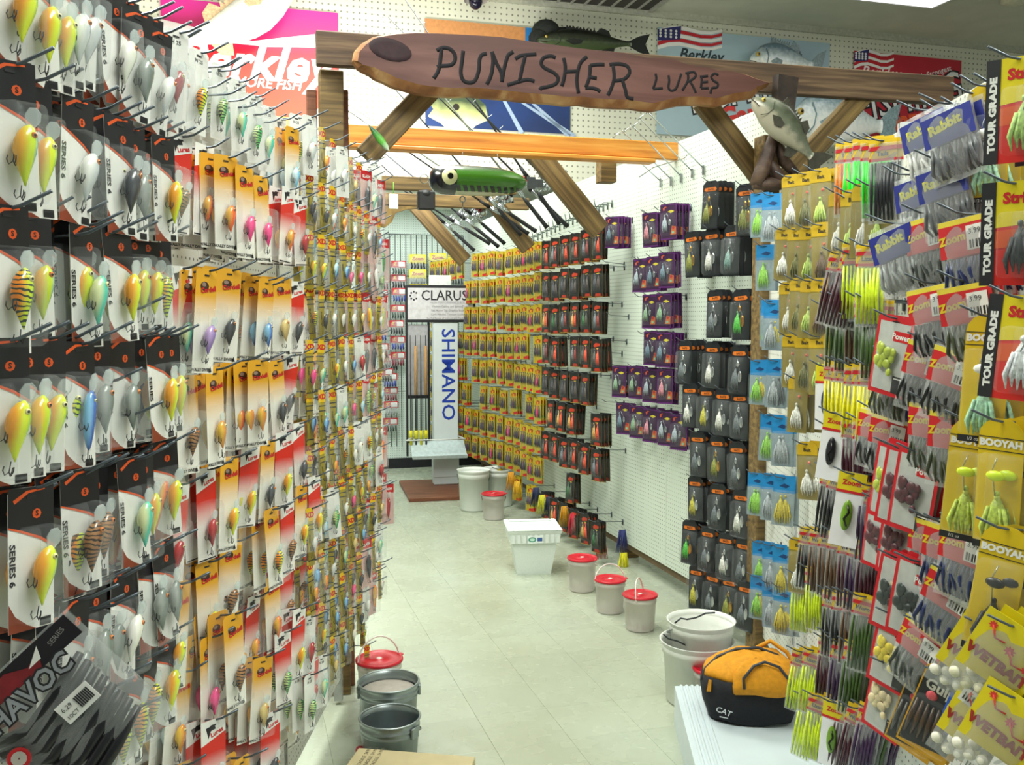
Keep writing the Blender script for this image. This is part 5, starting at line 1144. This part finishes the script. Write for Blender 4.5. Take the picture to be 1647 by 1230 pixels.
def k_dark(cs):
    w_, h_ = .1, .17; c = card(w_, h_, mat('c89414', .5, 0, .1)); c.poly([(-w_*.47, -h_*.97), (w_*.47, -h_*.88), (w_*.47, .004), (-w_*.47, .004)], mat('202024', .4, 0, .2), -.0005); c.text('Gulp', .03, -.01, -.03, mat('b8b4a8', .5), -.001, bold=.03)
    c.box((w_*.08, -.0012, -h_*.62), (w_*.44, -.0008, -h_*.12), mat('2454b8', .5)); c.box((w_*.12, -.0016, -h_*.46), (w_*.4, -.0013, -h_*.28), WHT); c.ell((-w_*.2, -.002, -.05), (.012, .002, .010), mat('c85058', .5), 7, 5)
    s = MB(); m = mat(cs, .4, 0, .3, 50)
    for k in range(6): s.tube([(-w_*.4+k*.011, -.004, -h_*.4), (-w_*.38+k*.012, -.009, -h_*.62), (-w_*.4+k*.013, -.004, -h_*.85)], [.003, .006, .002], m, 5)
    return [node('card', c), node('soft_baits', s), node('blister', blister(w_*.94, -h_*.95, -.055, .012))]
K['darkpack'] = [('grey', k_dark('50504c')), ('brown', k_dark('4c3828'))]
NAME = {'black': 'crankbait_pack', 'yellow': 'crankbait_card', 'redcard': 'crankbait_card', 'clearbox': 'crankbait_box', 'xd': 'shad_pack', 'pinkcard': 'minnow_pack', 'yjig': 'jig_pack', 'rjig': 'flipping_jig_pack', 'pjig': 'spinnerbait_pack', 'spin': 'spinnerbait_pack', 'bluehead': 'skirted_jig_pack', 'olive': 'skirted_jig_pack', 'zoom': 'worm_bag', 'rabbit': 'bait_bag', 'whitebag': 'bait_bag', 'booyah': 'swim_jig_pack', 'tour': 'jig_card', 'worm': 'worm_pack', 'lizard': 'worm_pack', 'tails': 'worm_pack', 'single': 'bait_pack', 'power': 'bait_pack', 'wet': 'bait_bag', 'darkpack': 'bait_pack'}
DESC = {'black': 'black-headed card with {}', 'yellow': 'yellow-topped card with {}', 'redcard': 'red-fading card with {}', 'clearbox': 'clear box holding {}', 'xd': 'slim yellow card with {}', 'pinkcard': 'pinkish card with {}', 'yjig': 'yellow jig pack, {} skirts', 'rjig': 'black-red jig pack, {} skirt', 'pjig': 'purple spinnerbait pack, {} skirt', 'spin': 'black spinnerbait pack, {} skirt', 'bluehead': 'blue-topped clear jig pack, {} skirt', 'olive': 'yellow-topped olive pack, {} skirt', 'zoom': 'red-headed clear bag of {} worms', 'rabbit': 'blue-headed clear bag, {} bait', 'whitebag': 'red-headed bag of {} worms', 'booyah': 'round-topped yellow pack, {} swim jig', 'tour': 'red and yellow card, {} jig', 'worm': 'yellow-headed sleeve of {} worms', 'lizard': 'yellow-headed sleeve of {} baits', 'tails': 'yellow-headed sleeve of {} tails', 'single': 'white card with one {} bait', 'power': 'red-bordered pack, {} bait', 'wet': 'bright yellow bag lettered WETBAIT, {} bait', 'darkpack': 'black and amber pack, {} bait'}
CAT = {'worm_bag': 'bait bag', 'bait_bag': 'bait bag', 'worm_pack': 'bait pack', 'bait_pack': 'bait pack'}
HOOKM = mat('5c646c', .35, .6, 0)
HM = {}
def hook_mesh(l):
    l = round(l, 2)
    if l not in HM:
        b = MB(); b.tube([(0, 0, 0), (0, -l*.8, .010), (0, -l*.86, .013), (0, -l, .03)], .0023, HOOKM, 5); b.box((-.009, -.003, -.022), (.009, .0, .014), HOOKM); HM[l] = b.mesh('peg_hook')
    return HM[l]
SIDE = {
 'left': dict(n=Vector((1, -.018, 0)).normalized(), p=Vector((-.80, 0, 0)), yaw=90+1),
 'near': dict(n=Vector((-1, .065, 0)).normalized(), p=Vector((.923, 0, 0)), yaw=-90-3.7),
 'right': dict(n=-S(1, 0), p=S(UW, 0), yaw=-90+16.3),
}
CNT = {}; FARH = MB()
def run(side, kind, x0, y0, x1, y1, n, stack, d, where, yaw=None, jit=5, roll=0, var=None, hook=True, step=.013, seq=None, vj=.006):
    """front packs hang where the photo shows them: hang points interpolated between two sightings, d out from the board"""
    sd = SIDE[side]; nn = sd['n']; P0 = sd['p']+nn*d
    ys_ = yaw if yaw is not None else sd['yaw']
    for i in range(n):
        t = i/(n-1) if n > 1 else .5
        px = x0+(x1-x0)*t; py = y0+(y1-y0)*t
        dd = random.uniform(-.018, .0) if n > 2 else 0
        p = hit(px, py, P0+nn*dd, nn); p.z += random.uniform(-vj, vj)
        vi = (seq[i % len(seq)] if seq else random.choice(var if var else range(len(K[kind]))))
        pos = f'{ordi(i+1)} in {where}' if n > 1 else (where if 'hook' in where else f'in {where}')
        ya = R(ys_+random.uniform(-jit, jit))
        st = stack if isinstance(stack, int) else random.randint(*stack)
        st = min(st, max(1, int((d+dd-.02)/step)+1))
        for k in range(st):
            q = p-nn*(step*k); 
            if k: q = q+Vector((0, random.uniform(-.004, .004), random.uniform(-.003, .004)))
            v_ = vi if (k == 0 or random.random() < .75) else random.randrange(len(K[kind]))
            nm_, nodes = K[kind][v_]
            if k == 0: lab = DESC[kind].format(nm_)+', '+pos; grp = f'packs hanging in {where}'
            else: lab = DESC[kind].split(',')[0].split(' with ')[0].split(' holding')[0].split(' of ')[0].format('')+f', {ordi(k)} behind front, '+pos; grp = f'packs behind the front one, {pos}'
            w_ = lab.split()
            if len(w_) > 16: print('LONG', lab)
            nmn = NAME[kind]; CNT[kind] = CNT.get(kind, 0)+1
            inst(nmn, nodes, lab, CAT.get(nmn, 'lure pack'), q, (R(random.uniform(-2, 2)), R(roll+random.uniform(-2.2, 2.2)), ya+R(random.uniform(-5, 5) if k else 0)), grp, depth=(9 if k == 0 else 0))
        if hook:
            L = d+dd+.05; h0 = p-nn*(d+dd-.001)
            if hook == 'far' or (side != 'left' and i % 2):
                me = hook_mesh(L); Mh = Matrix.Translation(h0+Vector((0, 0, -.004))) @ Matrix.Rotation(R(sd['yaw']), 4, 'Z')
                FARH.add([tuple(v.co) for v in me.vertices], [tuple(q.vertices) for q in me.polygons], HOOKM, Mh, True); continue
            o = bpy.data.objects.new('peg_hook', hook_mesh(L)); C.objects.link(o); o.location = h0+Vector((0, 0, -.004)); o.rotation_euler = (0, 0, R(sd['yaw']))
            tag(o, f'grey wire display hook {pos}', 'hook', f'display hooks in {where}')
def bare_hooks(side, pts, L, where):
    sd = SIDE[side]; nn = sd['n']
    for i, (px, py) in enumerate(pts):
        tip = hit(px, py, sd['p']+nn*L, nn); o = bpy.data.objects.new('peg_hook', hook_mesh(L)); C.objects.link(o)
        o.location = tip-nn*L-Vector((0, 0, .036)); o.rotation_euler = (0, 0, R(sd['yaw'])); tag(o, f'empty wire hook, {ordi(i+1)} in {where}', 'hook', f'empty hooks in {where}')

# ---- left rack, near bay: black-headed packs (front packs ~.2 out)
YA = 68
def rowA(dz, x0, x1, n, where, kind='black', d=.2, **kw):
    # one straight row of pegs: same height dz above the eye all the way along
    z0 = (-.80+d)/((x0-823.5)/F-.018); z1 = (-.80+d)/((x1-823.5)/F-.018)
    pyf = lambda zz: 512-dz*F/zz
    n_ = n
    # even spacing along the board, not in the picture
    sd = SIDE['left']
    for i in range(n_):
        t = i/(n_-1) if n_ > 1 else 0; zz = z0+(z1-z0)*t
        px = 823.5+F*((-.80+d)/zz+.018)
        kk = dict(kw); sq = kk.pop('seq', None)
        v = [sq[i % len(sq)]] if sq else None
        run('left', kind, px, pyf(zz), px, pyf(zz), 1, kk.get('stack', (4, 6)), d+random.uniform(-.05, .015), f'{ordi(i+1)} hook of {where}', kk.get('yaw', YA), kk.get('jit', 12), var=v, step=kk.get('step', .03), roll=random.uniform(-3, 5))
rowA(.445, 20, 80, 3, 'near left row one', seq=[0, 0, 0])
rowA(.465, 105, 275, 9, 'near left row one past the gap', seq=[4, 4, 7, 11, 4, 5, 4])
rowA(.285, 15, 262, 12, 'near left row two', seq=[1, 0, 8, 11, 4, 5, 7, 9, 5, 4])
rowA(.125, 10, 250, 10, 'near left row three', seq=[2, 1, 2, 0, 7, 1, 0, 1, 0], stack=(2, 3))
rowA(-.035, 5, 270, 12, 'near left row four', seq=[0, 1, 0, 2, 10, 5, 5, 5, 9, 10])
rowA(-.215, 20, 262, 12, 'near left row five', seq=[3, 0, 0, 2, 6, 6, 3, 3, 7, 0], stack=(5, 7))
rowA(-.375, 120, 262, 7, 'near left row six', seq=[5, 5, 5, 11, 10], stack=(4, 6))
rowA(-.52, 120, 262, 6, 'near left row seven', seq=[9, 5, 2, 2, 2, 0], stack=(2, 4))
# ---- middle bay: yellow, red and clear cards
def rowB(dz, x0, x1, spec, where, d=.2, yaw=62, stack=(3, 6)):
    n = len(spec)
    z0 = (-.80+d)/((x0-823.5)/F-.018); z1 = (-.80+d)/((x1-823.5)/F-.018)
    for i, (kind, v) in enumerate(spec):
        zz = z0+(z1-z0)*(i/(n-1) if n > 1 else 0); px = 823.5+F*((-.80+d)/zz+.018); py = 512-dz*F/zz
        run('left', kind, px, py, px, py, 1, stack, d+random.uniform(-.07, .015), f'{ordi(i+1)} hook of {where}', yaw, 14, var=[v], step=.03, roll=random.uniform(-3, 7))
Y_, Rc, Cb, Xd, Pk = 'yellow', 'redcard', 'clearbox', 'xd', 'pinkcard'
rowB(.48, 283, 470, [(Cb, 2), (Cb, 5), (Cb, 0), (Cb, 1), (Cb, 0), (Cb, 1), (Rc, 2), (Y_, 10)], 'middle left row one')
rowB(.31, 290, 500, [(Rc, 4), (Rc, 5), (Y_, 1), (Y_, 6), (Y_, 6), (Y_, 6), (Rc, 5), (Rc, 1), (Y_, 10)], 'middle left row two')
rowB(.085, 290, 495, [(Rc, 2), (Y_, 2), (Y_, 4), (Y_, 3), (Y_, 5), (Y_, 3), (Rc, 3), (Y_, 2)], 'middle left row three')
rowB(-.105, 300, 510, [(Y_, 9), (Y_, 0), (Y_, 1), (Y_, 0), (Y_, 4), (Rc, 3), (Rc, 0), (Y_, 10)], 'middle left row four')
rowB(-.285, 285, 500, [(Rc, 1), (Rc, 1), (Y_, 8), (Rc, 0), (Y_, 4), (Rc, 0), (Rc, 3), (Y_, 4)], 'middle left row five')
rowB(-.455, 285, 505, [(Y_, 8), (Y_, 8), (Y_, 9), (Y_, 0), (Y_, 7), (Rc, 4), (Y_, 8), (Rc, 0)], 'middle left row six')
rowB(-.61, 290, 505, [(Y_, 0), (Y_, 6), (Y_, 9), (Rc, 5), (Y_, 1), (Rc, 4), (Rc, 4), (Y_, 5)], 'middle left row seven')
rowB(-.77, 290, 505, [(Y_, 11), (Rc, 5), (Y_, 6), (Y_, 3), (Rc, 6), (Rc, 0), (Rc, 1)], 'middle left row eight')
rowB(-.93, 330, 505, [(Rc, 5), (Y_, 5), (Rc, 3), (Y_, 0), (Rc, 1)], 'middle left row nine')
# ---- far left bay: slim yellow cards
names = ['top', 'second', 'third', 'fourth', 'fifth', 'sixth', 'seventh', 'eighth', 'ninth', 'tenth', 'eleventh']
for r_ in range(11):
    dz = .54-.152*r_; d = .2; z0, z1 = 2.55, 3.74; n = 9
    for i in range(n):
        zz = z0+(z1-z0)*i/(n-1); px = 823.5+F*((-.80+d)/zz+.018); py = 512-dz*F/zz
        kind = random.choice(['xd', 'xd', 'xd', 'clearbox', 'xd', 'xd' if i < 6 else 'pinkcard'])
        run('left', kind, px, py, px, py, 1, (2, 3), d+random.uniform(-.04, .012), f'{ordi(i+1)} hook of the {names[r_]} far left row', 58, 14, step=.035, hook='far', roll=random.choice((0, 0, 4, -4)))
# ---- end of the left rack
for i, (px, py, kd, v, Y) in enumerate([(604, 262, 'clearbox', 4, 3.95), (594, 268, 'clearbox', 3, 3.92), (603, 378, 'pinkcard', 0, 4.0), (615, 388, 'pinkcard', 4, 4.05), (592, 420, 'xd', 6, 3.95), (604, 470, 'pinkcard', 2, 4.0), (613, 476, 'pinkcard', 2, 4.05), (596, 520, 'xd', 8, 3.95), (590, 600, 'xd', 5, 3.9), (600, 620, 'pinkcard', 5, 3.95), (613, 690, 'pinkcard', 1, 4.1), (600, 700, 'clearbox', 3, 3.95), (611, 765, 'pinkcard', 0, 4.05), (623, 782, 'pinkcard', 0, 4.1), (592, 800, 'clearbox', 3, 3.95), (596, 832, 'xd', 9, 3.95), (589, 850, 'xd', 0, 3.9), (598, 905, 'xd', 1, 3.95), (583, 985, 'xd', 5, 3.9), (590, 1040, 'xd', 1, 3.92)]):
    nm_, nodes = K[kd][v]; p = at(px, py, Y)
    inst(NAME[kd], nodes, DESC[kd].format(nm_)+f', {ordi(i+1)} from top at the left rack end', 'lure pack', p, (0, 0, R(random.uniform(10, 45))), 'packs at the end of the left rack')
    o = bpy.data.objects.new('peg_hook', hook_mesh(.24)); C.objects.link(o); o.location = p+Vector((-.2, 0, -.004)); o.rotation_euler = (0, 0, R(91)); tag(o, f'wire hook at the left rack end, {ordi(i+1)} from the top', 'hook', 'hooks at the left rack end')
bare_hooks('left', [(322, 40), (235, 12), (384, 85), (400, 92), (370, 118), (395, 130), (412, 141), (425, 152), (447, 165), (460, 178), (490, 200), (502, 203)], .21, 'the top edge of the left rack')
bare_hooks('left', [(258, 640), (262, 470), (250, 348), (222, 345), (180, 345), (225, 585), (218, 950), (195, 952), (255, 1118), (190, 1155), (150, 1190), (468, 440), (430, 560)], .25, 'the left rack between rows')
bare_hooks('left', [(598, 335), (612, 352), (625, 370), (600, 470), (605, 530), (612, 650), (632, 772), (618, 905), (622, 925), (608, 855)], .24, 'the far left bay')

# ---- right wall, far stretch
rows = [(412, 380), (451, 428), (498, 486), (540, 540), (585, 595), (624, 650), (662, 700), (705, 755), (742, 805)]
for r_, (ya, yb) in enumerate(rows):
    # heights are constant: row r_ at z = 2.23-.245 r
    z = 2.235-.243*r_; d = .2
    def rr(kind, v0, v1, n, st, where, yaw=-54, seq=None):
        for i in range(n):
            v = v0+(v1-v0)*(i/(n-1) if n > 1 else 0); 
            if (r_ in (1, 2) and 8.72 < v < 9.08) or random.random() < .07: continue
            d = .2 if v < 7.6 else .2+.16*(v-7.6); P = S(UW-d, v, z+random.uniform(-.008, .008))
            # project
            c_, s_ = cos(PITCH), sin(PITCH); dy = P.y; dz = P.z-EYE; fw = dy*c_-dz*s_; up = dy*s_+dz*c_
            px = 823.5+F*P.x/fw; py = 615-F*up/fw
            run('right', kind, px, py, px, py, 1, st, d+random.uniform(-.02, .02), f'{ordi(i+1)} hook of the {names[r_]} {where} row', yaw, 6, var=[seq[(i*3+r_) % len(seq)]] if seq else None, step=.022, hook='far')
    if r_ < 8: rr('yjig', 9.6, 7.02, 15 if r_ != 5 else 13, (2, 3), 'far yellow block', seq=[0, 1, 2, 0, 3])
    else: rr('yjig', 8.0, 7.2, 3, 2, 'far yellow block', seq=[0, 1, 2])
    if r_ in (0, 1, 2, 3, 4, 6, 8): rr('rjig', 6.82, 5.75, 6, (3, 4), 'black-red block', seq=[0, 4, 3, 1, 4, 2, 0, 4, 1])
    elif r_ == 5: rr('rjig', 6.7, 5.75, 5, (3, 4), 'black-red block', seq=[1, 0, 3])
    else: rr('rjig', 6.5, 5.72, 4, (3, 4), 'black-red block', seq=[3, 2, 0])
# purple packs
PJ = [(985, 352, 985, 352, 1, 5), (1045, 345, 1075, 332, 2, 5), (1030, 418, 1072, 410, 3, 3), (1045, 478, 1068, 474, 2, 4), (1048, 536, 1068, 538, 2, 5), (996, 590, 996, 590, 1, 4), (1022, 592, 1070, 597, 3, 3), (1002, 650, 1092, 668, 5, 3)]
for i, (x0, y0, x1, y1, n, st) in enumerate(PJ): run('right', 'pjig', x0, y0, x1, y1, n, st, .14, f'purple cluster {["at top left", "at top right", "under the top pair", "in the middle", "below the middle", "low left", "low right", "in the lowest row"][i]}', -42, 5, step=.02)
SP = [(1144, 294, 1144, 294, 1, 4, [0]), (1112, 376, 1178, 364, 3, 4, [0, 1, 2]), (1150, 470, 1192, 470, 2, 3, [4, 3]), (1102, 550, 1190, 556, 3, 4, [4, 1, 4]), (1110, 618, 1190, 632, 4, 4, [1, 5, 1, 4]), (1122, 698, 1185, 712, 3, 4, [4, 0, 4]), (1118, 768, 1192, 790, 3, 4, [5, 4, 1]), (1110, 840, 1196, 868, 4, 3, [3, 4, 1, 4]), (1120, 912, 1200, 938, 4, 3, [5, 4, 0, 4])]
for i, (x0, y0, x1, y1, n, st, sq) in enumerate(SP): run('right', 'spin', x0, y0, x1, y1, n, st, .13, f'{names[i]} black block row', -50, 5, seq=sq, step=.029)
bare_hooks('right', [(1030, 335), (1052, 330), (1025, 412), (1020, 470), (1025, 530), (968, 415), (975, 500), (965, 560), (968, 640)], .16, 'the purple pack area')

# ---- near right rack.  z grows away from the camera, x falls
def nr(kind, x0, y0, x1, y1, n, st, d, where, yaw=-52, roll=0, seq=None, step=.016, jit=6): run('near', kind, x0, y0, x1, y1, n, st, d, where, yaw, jit, roll, seq=seq, step=step)
nr('spin', 1200, 300, 1200, 300, 1, 2, .10, 'the spot beside the right post top', -35, seq=[0])
for i, (x0, y0, x1, y1, n) in enumerate([(1222, 312, 1243, 314, 2), (1232, 398, 1232, 398, 1), (1240, 488, 1246, 490, 2), (1222, 582, 1250, 582, 2), (1240, 670, 1258, 674, 2), (1218, 765, 1262, 770, 3), (1225, 876, 1260, 882, 3), (1222, 930, 1262, 946, 3)]):
    nr('bluehead', x0, y0, x1, y1, n, 2, .1, f'blue-topped cluster {ordi(i+1)} down', -30, seq=[0, 1, 2, 3])
for i, (x0, y0, x1, y1, n) in enumerate([(1272, 288, 1320, 276, 3), (1262, 372, 1322, 366, 4), (1268, 458, 1322, 452, 4), (1272, 545, 1318, 542, 3), (1278, 612, 1290, 614, 1), (1298, 716, 1298, 716, 1), (1285, 870, 1285, 870, 1)]):
    nr('olive', x0, y0, x1, y1, n, (3, 4), .15, f'olive pack row {ordi(i+1)} down', -38, seq=[0, 2, 1, 3], step=.03)
nr('tails', 1362, 232, 1420, 226, 5, 2, .16, 'the green tail row up high', -40, seq=[1, 0, 0, 0, 2])
nr('olive', 1352, 312, 1412, 305, 4, 2, .16, 'the row under the green tails', -40, seq=[0, 1, 0, 1])
nr('worm', 1352, 412, 1372, 412, 2, 4, .17, 'the plum fan below the green tails', -42, 14, [0, 0])
nr('lizard', 1374, 396, 1398, 400, 2, 2, .17, 'the pair by the plum fan', -42, 0, [1, 1])
nr('worm', 1348, 484, 1408, 486, 5, 2, .16, 'the row above the red bags', -42, 0, [4, 4, 2, 4, 4])
nr('lizard', 1342, 588, 1402, 590, 6, 2, .16, 'the bright yellow row', -42, 0, [0, 0, 0, 0, 0, 0])
nr('single', 1326, 590, 1334, 592, 1, 2, .16, 'the edge of the yellow row', -42, 0, [2])
nr('single', 1346, 668, 1346, 668, 1, 1, .18, 'the white card below the yellow row', -36, 8, [0], )
nr('worm', 1372, 676, 1392, 680, 2, 3, .16, 'the plum pair beside the white card', -42, 0, [0, 0])
nr('single', 1372, 768, 1372, 768, 1, 1, .2, 'the white card with yellow top mid-rack', -30, 8, [1])
nr('worm', 1338, 760, 1350, 762, 2, 4, .15, 'the black pair left of the white card', -42, 6, [3, 3])
nr('worm', 1386, 776, 1402, 782, 2, 4, .16, 'the plum stack right of the white card', -42, 4, [0, 1])
nr('worm', 1302, 852, 1400, 874, 7, (3, 4), .16, 'the long row of brown and plum sleeves', -40, 3, [3, 2, 2, 2, 0, 1, 0])
nr('worm', 1340, 952, 1392, 962, 4, 3, .16, 'the row below the long sleeve row', -40, 3, [3, 3, 2, 4])
nr('worm', 1334, 1030, 1378, 1040, 3, 4, .16, 'the lower plum sleeve row', -40, 4, [0, 1, 4])
nr('worm', 1362, 1138, 1402, 1144, 3, 5, .16, 'the bottom plum fan', -42, 10, [0, 0, 1])
nr('single', 1344, 1130, 1344, 1130, 1, 1, .18, 'the bottom left of the plum fan', -36, 3, [1])
for i, (x0, y0, x1, y1, n) in enumerate([(1290, 1052, 1308, 1050, 2), (1302, 1122, 1318, 1125, 2)]): nr('lizard', x0, y0, x1, y1, n, 6, .18, f'chartreuse stack {ordi(i+1)} above the bag end', -44, 6, [1, 1], step=.022)
nr('lizard', 1288, 925, 1310, 918, 2, 2, .14, 'the chartreuse pair beside the blue-topped packs', -44, 0, [1, 1])
# red and blue bags
nr('rabbit', 1482, 178, 1520, 172, 2, 3, .2, 'the top blue bag row', -60, -14, [0, 2], .02)
nr('rabbit', 1472, 278, 1512, 262, 2, 3, .2, 'the second blue bag row', -60, -10, [1, 2], .02)
nr('rabbit', 1430, 362, 1430, 362, 1, 2, .25, 'the third blue bag row', -60, -16, [1])
nr('whitebag', 1556, 172, 1556, 172, 1, 2, .16, 'the top white bag spot', -40, 0, [0], .02)
nr('zoom', 1556, 262, 1556, 262, 1, 3, .14, 'the spot under the white bag', -60, -14, [1], .02)
nr('zoom', 1490, 352, 1552, 352, 2, 3, .2, 'the first red bag row', -60, -8, [1, 2], .022)
nr('zoom', 1496, 458, 1552, 452, 2, 3, .2, 'the second red bag row', -60, -8, [0, 3], .022)
nr('power', 1436, 516, 1448, 518, 1, 2, .2, 'the upper red-bordered spot', -60, 8, [4])
nr('zoom', 1500, 556, 1545, 566, 2, 3, .18, 'the third red bag row', -60, 14, [0, 0], .022)
nr('zoom', 1440, 578, 1440, 578, 1, 3, .18, 'the left of the third red bag row', -60, 10, [3], .02)
nr('zoom', 1412, 664, 1436, 668, 2, 3, .16, 'the small red bags mid-rack', -60, 8, [0, 0], .02)
nr('zoom', 1500, 652, 1540, 662, 2, 3, .18, 'the fourth red bag row', -60, 4, [3, 3], .022)
nr('power', 1440, 722, 1480, 730, 3, 3, .2, 'the white and red row', -60, 10, [4, 3, 3], .02)
nr('zoom', 1500, 838, 1558, 850, 3, 3, .18, 'the fifth red bag row', -60, 6, [1, 2, 2], .022)
nr('power', 1420, 812, 1452, 816, 2, 3, .16, 'the narrow red packs above the lower red row', -60, 4, [3, 3], .02)
nr('power', 1450, 900, 1478, 904, 2, 4, .2, 'the lower red-bordered row', -60, 10, [0, 0], .02)
nr('zoom', 1530, 924, 1550, 930, 1, 3, .18, 'the spot right of the lower red-bordered row', -60, 18, [2], .02)
nr('power', 1436, 990, 1456, 994, 1, 4, .2, 'the yellow bait spot', -60, 12, [2], .02)
nr('zoom', 1494, 1012, 1494, 1012, 1, 2, .2, 'the red bag lowest', -60, 20, [1])
nr('power', 1432, 1074, 1440, 1076, 1, 4, .2, 'the cream bait spot', -60, 12, [1], .02)
nr('darkpack', 1500, 1098, 1530, 1098, 2, 3, .18, 'the black and amber row', -46, 20, [0, 1], .024)
nr('darkpack', 1535, 1000, 1535, 1000, 1, 3, .16, 'the amber pack above WETBAIT', -46, 14, [1], .02)
nr('wet', 1600, 1012, 1640, 1016, 2, 3, .2, 'the upper yellow bag row', -46, 26, [0, 1], .024)
nr('wet', 1598, 1128, 1640, 1134, 2, 3, .2, 'the lower yellow bag row', -46, 24, [0, 0], .024)
nr('booyah', 1588, 138, 1588, 138, 1, 3, .14, 'the top round-topped stack', -44, 0, [1], .022)
nr('booyah', 1592, 512, 1592, 512, 1, 3, .2, 'the middle round-topped stack', -48, 0, [1], .022)
nr('booyah', 1566, 678, 1612, 686, 2, 3, .2, 'the chartreuse round-topped pair', -46, 4, [0, 0], .022)
nr('booyah', 1620, 862, 1620, 862, 1, 3, .2, 'the black round-topped spot', -46, 8, [2], .022)
nr('tour', 1640, 98, 1640, 98, 1, 3, .2, 'the top card with black strip', -44, 0, [0], .024)
nr('tour', 1632, 306, 1632, 306, 1, 3, .2, 'the second card with black strip', -44, 0, [1], .024)
nr('tour', 1643, 484, 1643, 484, 1, 3, .2, 'the third card with black strip', -44, 4, [2], .024)
bare_hooks('near', [(1480, 155), (1530, 128), (1566, 112), (1612, 92), (1420, 262), (1345, 306), (1305, 478), (1310, 670), (1338, 940), (1314, 1005), (1480, 1146), (1560, 845), (1470, 1000), (1500, 560), (1350, 500)], .2, 'the near right rack')
# HAVOC bag, low left, hanging askew close to the lens
t = thing('bait_bag', 'large black clear-fronted bag lettered HAVOC with white price label, bottom left', 'bait bag', at(70, 1020, 1.0), (R(-6), R(-42), R(20)))
bagmesh(.16, .17, .03, BAG, 8, 9).build('clear_bag', t).location = (-.045, 0, .004)
b = MB(); b.poly([(-.122, -.022), (.033, -.026), (.033, .002), (-.122, .002)], mat('18131a', .4, 0, .3, 30), -.017, .001)
b.poly([(-.122, -.022), (-.02, -.024), (-.01, -.008), (-.03, -.014), (-.05, -.002), (-.122, -.006)], mat('7c1820', .5, 0, .35, 40), -.0176); b.poly([(-.03, -.016), (-.008, -.003), (-.014, -.016)], WHT, -.0178)
b.text('SERIES', .008, .012, -.010, mat('8c8888', .5), -.0178, R(8))
b.build('printed_header', t)
b = MB(); b.text('HAVOC', .031, -.047, -.036, TXT, -.0182, bold=.09, sx=.95, shear=.12); b.text('HAVOC', .031, -.047, -.036, mat('9ca0a6', .4, .3), -.0186, bold=.02, sx=.95, shear=.12); b.build('lettering', t)
b = MB(); m = mat('1e1e22', .3, 0, .4, 40)
for k in range(8): b.tube([(-.115, -.002, -.05-.014*k), (-.08, -.008, -.065-.013*k), (-.03, -.008, -.055-.0125*k), (.012, -.002, -.042-.0125*k)], [.006, .008, .008, .005], m, 6)
b.build('soft_baits', t)
b = MB(); b.poly([(-.043, -.09), (-.001, -.09), (-.001, -.066), (-.043, -.066)], WHT, -.019, .0008)
for k in range(8): b.box((-.022+.0023*k, -.0198, -.085), (-.0208+.0023*k, -.0191, -.071), TXT)
b.text('6.29', .0075, -.033, -.074, TXT, -.0196); b.text('10CT', .0065, -.033, -.084, TXT, -.0196); b.build('price_label', t)
b = MB(); b.lathe([(.001, 0), (.012, .001)], RED, 16, T(-.100, -.02, -.078) @ Matrix.Rotation(pi/2, 4, 'X')); b.lathe([(.001, .0015), (.008, .0018)], mat('b8b0a8', .4), 12, T(-.100, -.02, -.078) @ Matrix.Rotation(pi/2, 4, 'X')); b.build('round_badge', t)
o = FARH.build('peg_hook'); o['kind'] = 'stuff'; tag(o, 'grey wire hooks carrying the far and crowded packs on both walls', 'hook')
print('packs', CNT, sum(CNT.values()), 'objects', len(bpy.data.objects))
